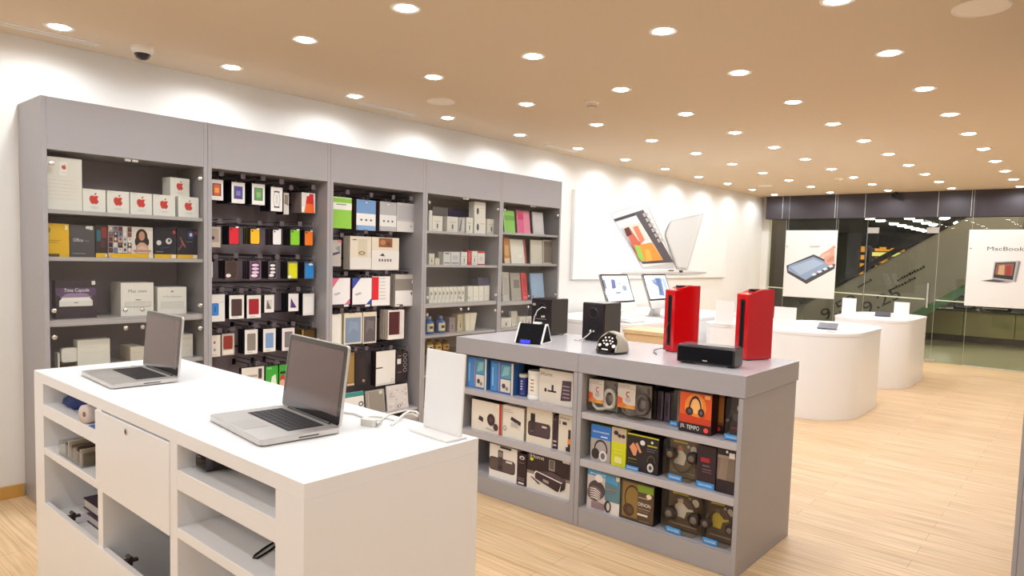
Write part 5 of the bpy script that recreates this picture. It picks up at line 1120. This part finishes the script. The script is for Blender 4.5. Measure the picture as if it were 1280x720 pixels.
# domed radio
import bmesh
def dome_radio():
    o = thing('dome_radio', 'small grey domed radio with white buttons on a black oval face', 'radio', (3.20, 2.06, TZ), -PI/2)
    bm = bmesh.new(); bmesh.ops.create_uvsphere(bm, u_segments=40, v_segments=24, radius=1)
    for v in bm.verts: v.co = Vector((v.co.x*.085, v.co.y*.115+.085, v.co.z*.118+.004))
    bmesh.ops.bisect_plane(bm, geom=bm.verts[:]+bm.edges[:]+bm.faces[:], plane_co=(0, 0, .012), plane_no=(0, 0, -1), clear_outer=True)
    r = bmesh.ops.bisect_plane(bm, geom=bm.verts[:]+bm.edges[:]+bm.faces[:], plane_co=(0, .035, .06), plane_no=(0, -.88, .47), clear_outer=True)
    bmesh.ops.holes_fill(bm, edges=[e for e in bm.edges if e.is_boundary])
    me = D.meshes.new('shell'); 
    GS = P('grey_beige_plastic', 'A8A090', .35); me.materials.append(GS); me.materials.append(GLOSSBLACK)
    nv = Vector((0, -.88, .47)).normalized()
    for f in bm.faces:
        f.normal_update(); f.smooth = len(f.verts) < 6
    bm.to_mesh(me); bm.free()
    s = D.objects.new('shell', me); COL.objects.link(s); s.parent = o
    c0 = Vector((0, .035, .06)); t1 = Vector((1, 0, 0)); t2 = nv.cross(t1) if nv.cross(t1).z > 0 else -nv.cross(t1)
    def pt(a_, b_, e=.001): return tuple(c0+t1*a_+t2*b_+nv*e)
    f = MB(); n = 32
    f.poly([pt(.062*math.cos(2*PI*i/n), .052*math.sin(2*PI*i/n)-.004, .0012) for i in range(n)], GLOSSBLACK)
    obj('face_panel', f, o)
    k = MB(); WB_ = C('F2F0EE')
    def dotd(a_, b_, ra, rb, e=.002):
        k.poly([pt(a_+ra*math.cos(2*PI*i/12), b_+rb*math.sin(2*PI*i/12), e) for i in range(12)], WB_)
    for a_, b_, ra, rb in ((-.045, -.018, .010, .009), (.045, -.018, .012, .010), (0, -.012, .010, .009), (-.03, .008, .006, .005), (-.012, .012, .006, .005), (.012, .012, .006, .005), (.03, .008, .006, .005), (-.022, .028, .006, .005), (0, .032, .006, .005), (.022, .028, .006, .005), (-.02, -.006, .005, .005), (.022, -.004, .005, .005)): dotd(a_, b_, ra, rb)
    k.poly([pt(-.025, -.045, .002), pt(.015, -.045, .002), pt(.015, -.038, .002), pt(-.025, -.038, .002)], WB_)
    obj('buttons', k, o)
    obj('base_ring', MB().prism([(.078*math.cos(2*PI*i/32), .085+.108*math.sin(2*PI*i/32)) for i in range(32)], 0, .0115, BLACK, 'z', True), o)
dome_radio()
# red towers
def red_tower(lab, x, y, cable):
    w, d, h = .09, .18, .382; ang = -math.radians(24)
    o = thing('red_speaker', lab, 'speaker', (x, y, TZ), 0)
    # local x along the depth, local y to the left of the front
    o.rotation_euler = (0, 0, ang)
    prof = [(0, .004), (d, .004), (d, h), (d*.55, h-.001), (d*.4, h-.006), (d*.22, h-.018), (d*.08, h-.024), (0, h-.027)]
    obj('cabinet', MB().prism(prof, 0, w, RED, 'y'), o, bevel=.004)
    obj('slot_grille', MB().prism(rrect(w*.30, w*.66, .035, h-.055, .008), -.0015, .0, BLACK, 'x').prism(rrect(w*.40, w*.56, .05, h-.07, .005), -.0022, -.0016, DARKCLOTH, 'x'), o)
    obj('top_vent', MB().box(d*.28, d*.8, w*.30, w*.66, h-.0125, h+.0006, BLACK), o)
    obj('base', MB().box(.01, d-.01, .008, w-.008, 0, .0038, BLACK), o)
    if cable:
        obj('cable', MB().tube([(-.003, w*.5, .17), (-.014, w*.56, .13), (-.010, w*.48, .09), (-.012, w*.5, .05), (-.02, w*.6, .02), (-.045, w*1.15, .005), (-.07, w*.9, .004), (-.13, .0, .004), (-.16, -.06, .004)], .0026, C('4A4448'), 8), o)
    else:
        obj('badge', MB().lathe([(.006, -.0045), (.007, -.0015)], CHROME, (0, w*.48, .045), 12, 'x'), o)
red_tower('gloss red tower speaker with a trailing cable, left one of the two', 3.575, 1.838, True)
red_tower('gloss red tower speaker nearest the island corner, right one of the two', 3.609, 1.424, False)
# soundbar
o = thing('soundbar_speaker', 'black cloth-fronted oblong speaker lying before the two red towers', 'speaker', (3.249, 1.645, TZ), -math.radians(84.6))
w, d, h = .297, .13, .096
obj('cabinet', MB().prism(rrect(.0, d, .006, h, .014), .0, w, P('satin_black_plate', '1B1218', .3), 'x'), o, bevel=.003)
obj('front_grille', MB().prism(rrect(.006, w-.012, .016, h-.008, .008), -.004, .0, DARKCLOTH, 'y'), o, bevel=.002)
obj('top_plate', MB().box(.01, w-.01, .02, d-.01, h+.0002, h+.004, P('grey_gloss_top', '6A6068', .12)), o, bevel=.001)
obj('badge', MB().box(w*.46, w*.54, -.0052, -.0042, .022, .027, ALU), o)
for q in (.03, w-.03): obj('foot', MB().box(q-.012, q+.012, .02, d-.02, 0, .0058, BLACK), o)

# ------------------------------------------------------------------ on the white counter
SCREEN = P('dark_laptop_screen', '5E4A48', .18, coat=.3)
BEZEL = P('black_glass_bezel', '1A1014', .1, coat=.5)
KEYM = P('black_keys', '1E1A20', .5)
def notebook(lab, x, y, rot, lean_):
    w, d = .372, .238
    o = thing('notebook_computer', lab, 'laptop', (x, y, CT+.0006), rot)
    obj('base', MB().prism(rrect(-w/2, w/2, -d/2, d/2, .014, 5), .003, .0175, ALU, 'z', True), o, bevel=.0015)
    obj('deck', MB().prism(rrect(-w/2+.002, w/2-.002, -d/2+.002, d/2-.012, .012, 5), .0177, .0186, ALU, 'z'), o)
    kx, ky = .272, .105; y1 = d/2-.03
    obj('keyboard_well', MB().box(-kx/2-.004, kx/2+.004, y1-ky-.004, y1+.002, .0188, .0192, P('keyboard_well', '2A2428', .5)), o)
    k = MB(); rows = [14, 14, 13, 13, 12, 9]; yy = y1
    for r_, n in enumerate(rows):
        hh = .011 if r_ == 0 else .0165; xx = -kx/2
        for i in range(n):
            ww = kx/n
            if r_ == 5 and i == 4: ww = kx*.36
            elif r_ == 5: ww = kx*.08
            k.box(xx+.001, xx+ww-.0015, yy-hh, yy, .0193, .0206, KEYM); xx += ww
        yy -= hh+.0022
    obj('keys', k, o)
    obj('trackpad', MB().prism(rrect(-.052, .052, -d/2+.012, -d/2+.085, .004), .0187, .0192, P('trackpad_grey', 'C2BFBC', .3, .3), 'z'), o)
    obj('ports', MB().box(w/2-.0, w/2+.0006, -.01, .05, .007, .011, P('port_dark', '5A5658', .5)), o)
    hl = D.objects.new('screen_lid', None)
    H = .238
    c, s = math.cos(lean_), math.sin(lean_)
    T = Matrix.Translation((0, d/2-.006, .016)) @ Matrix.Rotation(-lean_, 4, 'X')
    b = MB(); b.T = T; b.prism(rrect(-w/2, w/2, .002, H, .012, 5), .0, .008, ALU, 'y', True)
    lid = obj('screen_lid', b, o, bevel=.001)
    b = MB(); b.T = T; b.prism(rrect(-w/2+.003, w/2-.003, .005, H-.003, .01, 5), -.0008, -.0001, BEZEL, 'y'); obj('bezel', b, lid)
    b = MB(); b.T = T; b.box(-w/2+.018, w/2-.018, -.0014, -.0009, .03, H-.018, SCREEN); obj('display', b, lid)
    b = MB(); b.T = T; b.tube([(-w*.36, .0, .002), (w*.36, .0, .002)], .0055, P('black_hinge', '1C181A', .4), 10); obj('hinge', b, o)
    return o
notebook('near silver notebook computer with an open dark screen on the white counter', 1.074, 1.837, -math.radians(96), .12)
notebook('far silver notebook computer with an open dark screen on the white counter', 1.063, 2.882, -math.radians(92.5), .08)
p = onz(168, 459.5, CT)
obj('cable_grommet', MB().lathe([(.02, 0), (.022, .004), (.016, .006), (.0, .004)], P('grommet_grey', '5A5658', .4), seg=20), None, (p.x, p.y, CT+.0005), 0, 0, 'small dark cable grommet on the counter behind the far notebook base', 'grommet')
# white sign stand
o = thing('sign_stand', 'blank white upright sign stand at the right corner of the white counter', 'sign stand', (1.385, 1.44, CT+.0006), -math.radians(94))
STW = P('white_sign_sheet', 'EDEBE9', .3)
obj('base_plate', MB().box(-.088, .088, -.055, .02, 0, .006, STW), o, bevel=.001)
b = MB(); b.T = Matrix.Translation((0, .0, .0062)) @ Matrix.Rotation(-.04, 4, 'X'); b.box(-.086, .086, -.003, .003, 0, .236, STW)
obj('upright_sheet', b, o, bevel=.001)
# cables and adapter
WCAB = P('white_cable', 'E6E2DA', .4)
def cz(u, v, z=.004): p = onz(u, v, CT); return (p.x, p.y, CT+z)
obj('white_cable', MB().tube([cz(430, 517), cz(444, 519), cz(456, 524), cz(466, 522), cz(480, 523), cz(494, 527), cz(506, 520), cz(516, 519), cz(522, 522)], .0032, WCAB, 8), None, (0, 0, 0), 0, 0, 'white cable snaking from the near notebook towards the white sign stand', 'cable')
obj('white_cable', MB().tube([cz(489, 533), cz(499, 527, .01), cz(505, 522.5, .012), cz(512, 517.5, .01), cz(520, 517, .006), cz(523, 519)], .004, WCAB, 8), None, (0, 0, 0), 0, 0, 'thick white cable ending beside the white sign stand', 'cable')
obj('white_cable', MB().tube([cz(470, 529), cz(478, 525.5), cz(486, 519.5), cz(498, 516.5), cz(508, 514.5), cz(518, 516.5)], .003, WCAB, 8), None, (0, 0, 0), 0, 0, 'thin white cable behind the thick one at the counter back edge', 'cable')
p = onz(464, 532, CT)
o = thing('plug_adapter', 'small white plug adapter lying on the counter among the white cables', 'adapter', (p.x, p.y, CT+.0006), -1.2)
obj('body', MB().prism(rrect(-.032, .02, -.014, .014, .008), 0, .02, WCAB, 'z', True), o, bevel=.003)
obj('tip', MB().tube([(.0205, 0, .01), (.034, 0, .01)], .0065, CHROME, 12), o)

# ------------------------------------------------------------------ inside the white counter
def blob(name, lab, cat, loc, size, m, seed=1, squash=1, noise=.25, res=3, fl=True):
    bm = bmesh.new(); bmesh.ops.create_icosphere(bm, subdivisions=res, radius=1)
    from mathutils import noise as N
    for v in bm.verts:
        k = 1+noise*N.noise(v.co*2.2+Vector((seed, seed*2, 0)))+noise*.5*N.noise(v.co*5+Vector((seed, 0, 3)))
        v.co = Vector((v.co.x*size[0]*k, v.co.y*size[1]*k, v.co.z*size[2]*k))
        if fl: v.co.z = max(v.co.z, -size[2]*.55)
    zmin = min(v.co.z for v in bm.verts)
    for v in bm.verts: v.co.z -= zmin
    for f in bm.faces: f.smooth = True
    me = D.meshes.new(name); bm.to_mesh(me); bm.free(); me.materials.append(m)
    o = D.objects.new(name, me); COL.objects.link(o); o.location = loc
    return tag(o, lab, cat)
blob('folded_cloth', 'crumpled dark blue cloth bag on the upper left counter shelf', 'cloth', (.985, 3.045, .8504), (.085, .135, .042), P('blue_cloth', '26366E', .8, var=.5, scale=25, bump=.6), 3, noise=.3)
o = thing('paper_roll', 'white paper roll end beside the blue cloth on the upper left counter shelf', 'roll', (.92, 2.765, .8504), .25)
obj('roll', MB().lathe([(.010, -.06), (.034, -.06), (.034, .10), (.010, .10)], P('roll_paper', 'D8CCC8', .7), (0, 0, .034), 28, 'x'), o)
obj('core', MB().lathe([(.0, -.0602), (.0098, -.0602), (.0098, .1)], P('roll_core', '8A6A5A', .8), (0, 0, .034), 16, 'x'), o)
obj('blue_card', MB().box(0, .05, 0, .09, 0, .0015, C('3A78C8')), None, (.862, 2.618, .8504), 0, 0, 'thin bright blue card on the front edge of the upper left counter shelf', 'card')
# clear box of cards
o = thing('card_tray', 'clear plastic tray of brown cards on the middle left counter shelf', 'tray', (.868, 2.80, .6724), 0)
b = MB().box(0, .16, 0, .26, 0, .003, ACRYL).box(0, .003, 0, .26, .003, .055, ACRYL).box(.157, .16, 0, .26, .003, .055, ACRYL).box(.003, .157, 0, .003, .003, .055, ACRYL).box(.003, .157, .257, .26, .003, .055, ACRYL)
obj('tray', b, o)
b = MB()
for i in range(7): b.box(.012, .148, .02+i*.032, .03+i*.032, .0035, .05+.006*(i % 3), C(['8A7A68', 'C8BCA8', '5A4A44', 'B0A490'][i % 4]))
obj('cards', b, o)
obj('cash_box', MB().box(0, .2, 0, .035, 0, .07, P('dark_violet_box', '2A1C30', .4)), None, (.93, 2.619, .6724), 0, .004, 'dark violet slim case beside the clear card tray in the counter', 'case')
def book(lab, loc, w, d, h, c, rot):
    o = thing('hardback_binder', lab, 'binder', loc, rot)
    obj('cover', MB().box(0, w, 0, d, 0, .004, C(c)).box(0, w, 0, d, h-.004, h, C(c)).box(w-.004, w, 0, d, .004, h-.004, C(c)), o)
    obj('pages', MB().box(.004, w-.006, .003, d-.003, .0042, h-.0042, P('page_edges', 'D8CEC4', .8)), o)
book('dark purple binder with pale page edges, top of the stack behind the flap', (.95, 2.635, .4366), .24, .42, .042, '3A2440', 0)
book('dark violet binder under the purple one behind the flap door', (.94, 2.625, .4004), .26, .36, .036, '4A3450', 0)
obj('folded_paper', MB().box(0, .1, 0, .08, 0, .002, C('D8D4DC')), None, (.915, 2.985, .4004), .3, 0, 'small folded white paper on the low shelf behind the flap door', 'paper')
# dark scanner on the right shelf
o = thing('barcode_scanner', 'black rounded barcode scanner on the upper right counter shelf', 'scanner', (.935, 1.905, .8600), -.35)
b = MB().lathe([(0, -.055), (.018, -.053), (.028, -.035), (.030, 0), (.030, .05), (.024, .1), (.016, .17), (.013, .2), (0, .203)], GLOSSBLACK, (0, 0, .0302), 24, 'x')
obj('body', b, o)
obj('window', MB().lathe([(0, -.0556), (.014, -.0545)], P('scanner_window', '4A1A24', .1), (0, 0, .0302), 20, 'x'), o)
obj('band', MB().lathe([(.0285, -.03), (.0312, -.028), (.0312, -.012), (.0302, -.01)], P('grey_band', '3A3440', .3), (0, 0, .0302), 24, 'x'), o)
# thin black cable loop on the lower right shelf
obj('cable_loop', MB().tube([(.99, 1.69, .6895), (.95, 1.672, .6895), (.915, 1.652, .6895), (.905, 1.642, .6895), (.91, 1.632, .6895), (.95, 1.648, .6895), (.99, 1.668, .6895)], .0028, BLACK, 8), None, (0, 0, 0), 0, 0, 'thin black cable loop on the lower right counter shelf', 'cable')

# ------------------------------------------------------------------ on the white tables
def tsign(lab, x, y, rot, w, h, z=TH):
    o = thing('sign_card', lab, 'sign stand', (x, y, z+.0006), rot)
    obj('base_plate', MB().box(-w/2, w/2, -.05, .03, 0, .005, STW), o)
    b = MB(); b.T = Matrix.Translation((0, 0, .0052)) @ Matrix.Rotation(-.06, 4, 'X'); b.box(-w/2, w/2, -.003, .003, 0, h, STW); obj('upright_sheet', b, o)
tsign('blank white sign stand on the left of the near white table', 7.08, 2.42, -PI/2, .22, .21)
tsign('blank white sign stand on the left of the far white table', 9.7, 2.50, -PI/2, .17, .22)
tsign('blank white sign stand on the right corner of the far white table', 9.65, 1.88, -PI/2, .17, .21)
TABL = P('tablet_glass', '3E3A48', .4)
def tablet(lab, x, y, rot, z=TH):
    o = thing('tablet_computer', lab, 'tablet', (x, y, z+.0006), rot)
    obj('mat', MB().prism(rrect(-.17, .15, -.13, .13, .01), 0, .004, STW, 'z'), o)
    b = MB(); b.T = Matrix.Translation((0, 0, .0045)) @ Matrix.Rotation(-.16, 4, 'Y'); b.prism(rrect(-.12, .12, -.09, .09, .012), .023, .032, TABL, 'z'); obj('screen', b, o)
    obj('stand', MB().box(.06, .1, -.06, .06, .0042, .036, STW).box(-.10, -.08, -.06, .06, .0042, .012, STW), o)
tablet('dark screened tablet on a white mat on the near white table', 7.42, 2.1, .2)
tablet('dark screened tablet on a white mat on the far white table', 9.95, 2.15, .2)
def leaflet(lab, x, y, rot, z): obj('leaflet', MB().box(-.12, .12, -.09, .09, 0, .008, C('EFEDEA')).box(-.1, .1, -.07, .07, .008, .009, C('DAD6D2')), None, (x, y, z+.0006), rot, 0, lab, 'leaflet')
leaflet('white leaflet pad between the sign and the tablet on the near table', 7.48, 2.39, .3, TH)
leaflet('white leaflet pad behind the sign on the far table', 10.3, 2.35, .3, TH)
o = obj('cable_plug', MB().tube([(0, 0, .012), (.02, 0, .012), (.05, .02, .004), (.12, .06, .004)], .004, C('B8A898'), 8), None, (7.05, 1.92, TH), .4, 0, 'small pale plug lead at the front of the near white table', 'cable')
# desktop computers on the wall table
AQ = P('desktop_screen_glow', 'C8D6E6', .3, emit='C4D4EA', es=.9)
def desktop(lab, x, y, art):
    w, L_ = .535, .315; a_ = .36
    o = thing('desktop_computer', lab, 'computer', (x+w/2, y, .8506), 0)
    T = Matrix.Translation((0, 0, .10)) @ Matrix.Rotation(-a_, 4, 'X')
    b = MB(); b.T = T; b.prism(rrect(-w/2, w/2, .0, L_+.095, .012), .0, .02, ALU, 'y'); body = obj('housing', b, o)
    b = MB(); b.T = T; b.box(-w/2+.003, w/2-.003, -.0012, -.0002, .095, L_+.092, BEZEL); obj('bezel', b, body)
    b = MB(); b.T = T; b.box(-w/2+.022, w/2-.022, -.0022, -.0014, .113, L_+.074, AQ)
    aa = Art(b, -w/2+.022, w-.044, .113, L_-.039, -.0022); art(aa); obj('display', b, body)
    b = MB().box(-.11, .11, -.04, .16, 0, .006, ALU).prism([(.09, .006), (.15, .006), (.075, .2), (.055, .2)], -.08, .08, ALU, 'x'); obj('stand', b, o)
    return o
def sc1(a): a.p([(.26, .5), (.42, .46), (.46, .84), (.32, .86)], '5A62A8'); a.p([(.28, .46), (.4, .36), (.62, .4), (.5, .56)], 'F2F4F8'); a.r(.36, .30, .56, .34, '4A4E68'); a.o(.76, .5, .09, .11, '8A9AB0'); a.r(.56, .66, .62, .7, '7A8AA0'); a.r(.1, .9, .9, .93, 'E4ECF4'); a.r(.0, .5, .05, .85, '5A628A')
def sc2(a): a.p([(.3, .7), (.5, .9), (.78, .86), (.7, .1), (.46, .14), (.52, .5)], '6A86B8'); a.p([(.5, .86), (.7, .9), (.62, .2), (.56, .2)], '4A629A'); a.o(.4, .76, .1, .07, '8AA4CC'); a.r(.82, .1, .94, .86, 'A8BCD8')
desktop('left desktop computer with a lit pale blue screen on the wall table', 5.94, 3.765, sc1)
desktop('right desktop computer with a lit blue screen, partly behind the left red tower', 6.79, 3.765, sc2)
for (x, lab) in ((6.0, 'slim white keyboard in front of the left desktop computer'), (6.85, 'slim white keyboard in front of the right desktop computer')):
    k = thing('keyboard', lab, 'keyboard', (x, 3.56, .8506))
    obj('base', MB().prism([(0, 0), (.13, 0), (.13, .014), (0, .004)], 0, .28, ALU, 'x'), k)
    g = MB()
    for r_ in range(5):
        for c_ in range(13): g.box(.008+c_*.0205, .026+c_*.0205, .01+r_*.0235, .03+r_*.0235, .006+r_*.0025, .0085+r_*.0025, C('F0EEEC'))
    obj('keys', g, k)
    m_ = obj('mouse', MB().prism(rrect(-.028, .028, -.05, .05, .026, 6), 0, .02, C('F2F0EE', .2), 'z', True), None, (x+.36, 3.6, .8506), 0, .006, 'white mouse beside the '+('left' if x < 6.5 else 'right')+' desktop computer keyboard', 'mouse')
# clear leaflet holder panels between the red towers
tsign('blank white sign stand on the white table between the red towers', 6.95, 3.0, -PI/2, .2, .24)
tsign('second blank white sign stand farther back between the red towers', 7.6, 3.05, -PI/2, .2, .26)
obj('cable_plug', MB().tube([(0, 0, .012), (.02, 0, .012), (.05, .02, .004), (.12, .06, .004)], .004, C('B8A898'), 8), None, (6.95, 2.82, TH), .4, 0, 'small pale plug lead on the white table between the red towers', 'cable')

# ------------------------------------------------------------------ light and view
w = D.worlds.new('world'); scene.world = w; w.use_nodes = True
w.node_tree.nodes['Background'].inputs[0].default_value = (.9, .8, .7, 1); w.node_tree.nodes['Background'].inputs[1].default_value = .02
vs = scene.view_settings
scene.display_settings.display_device = 'sRGB'
vs.view_transform = 'Standard'; vs.look = 'None'; vs.gamma = 1; vs.use_curve_mapping = False; vs.exposure = -.9
cy = scene.cycles
cy.use_denoising = True; cy.max_bounces = 10; cy.diffuse_bounces = 5; cy.glossy_bounces = 5; cy.transparent_max_bounces = 24
cy.sample_clamp_indirect = 8; cy.caustics_reflective = False; cy.caustics_refractive = False
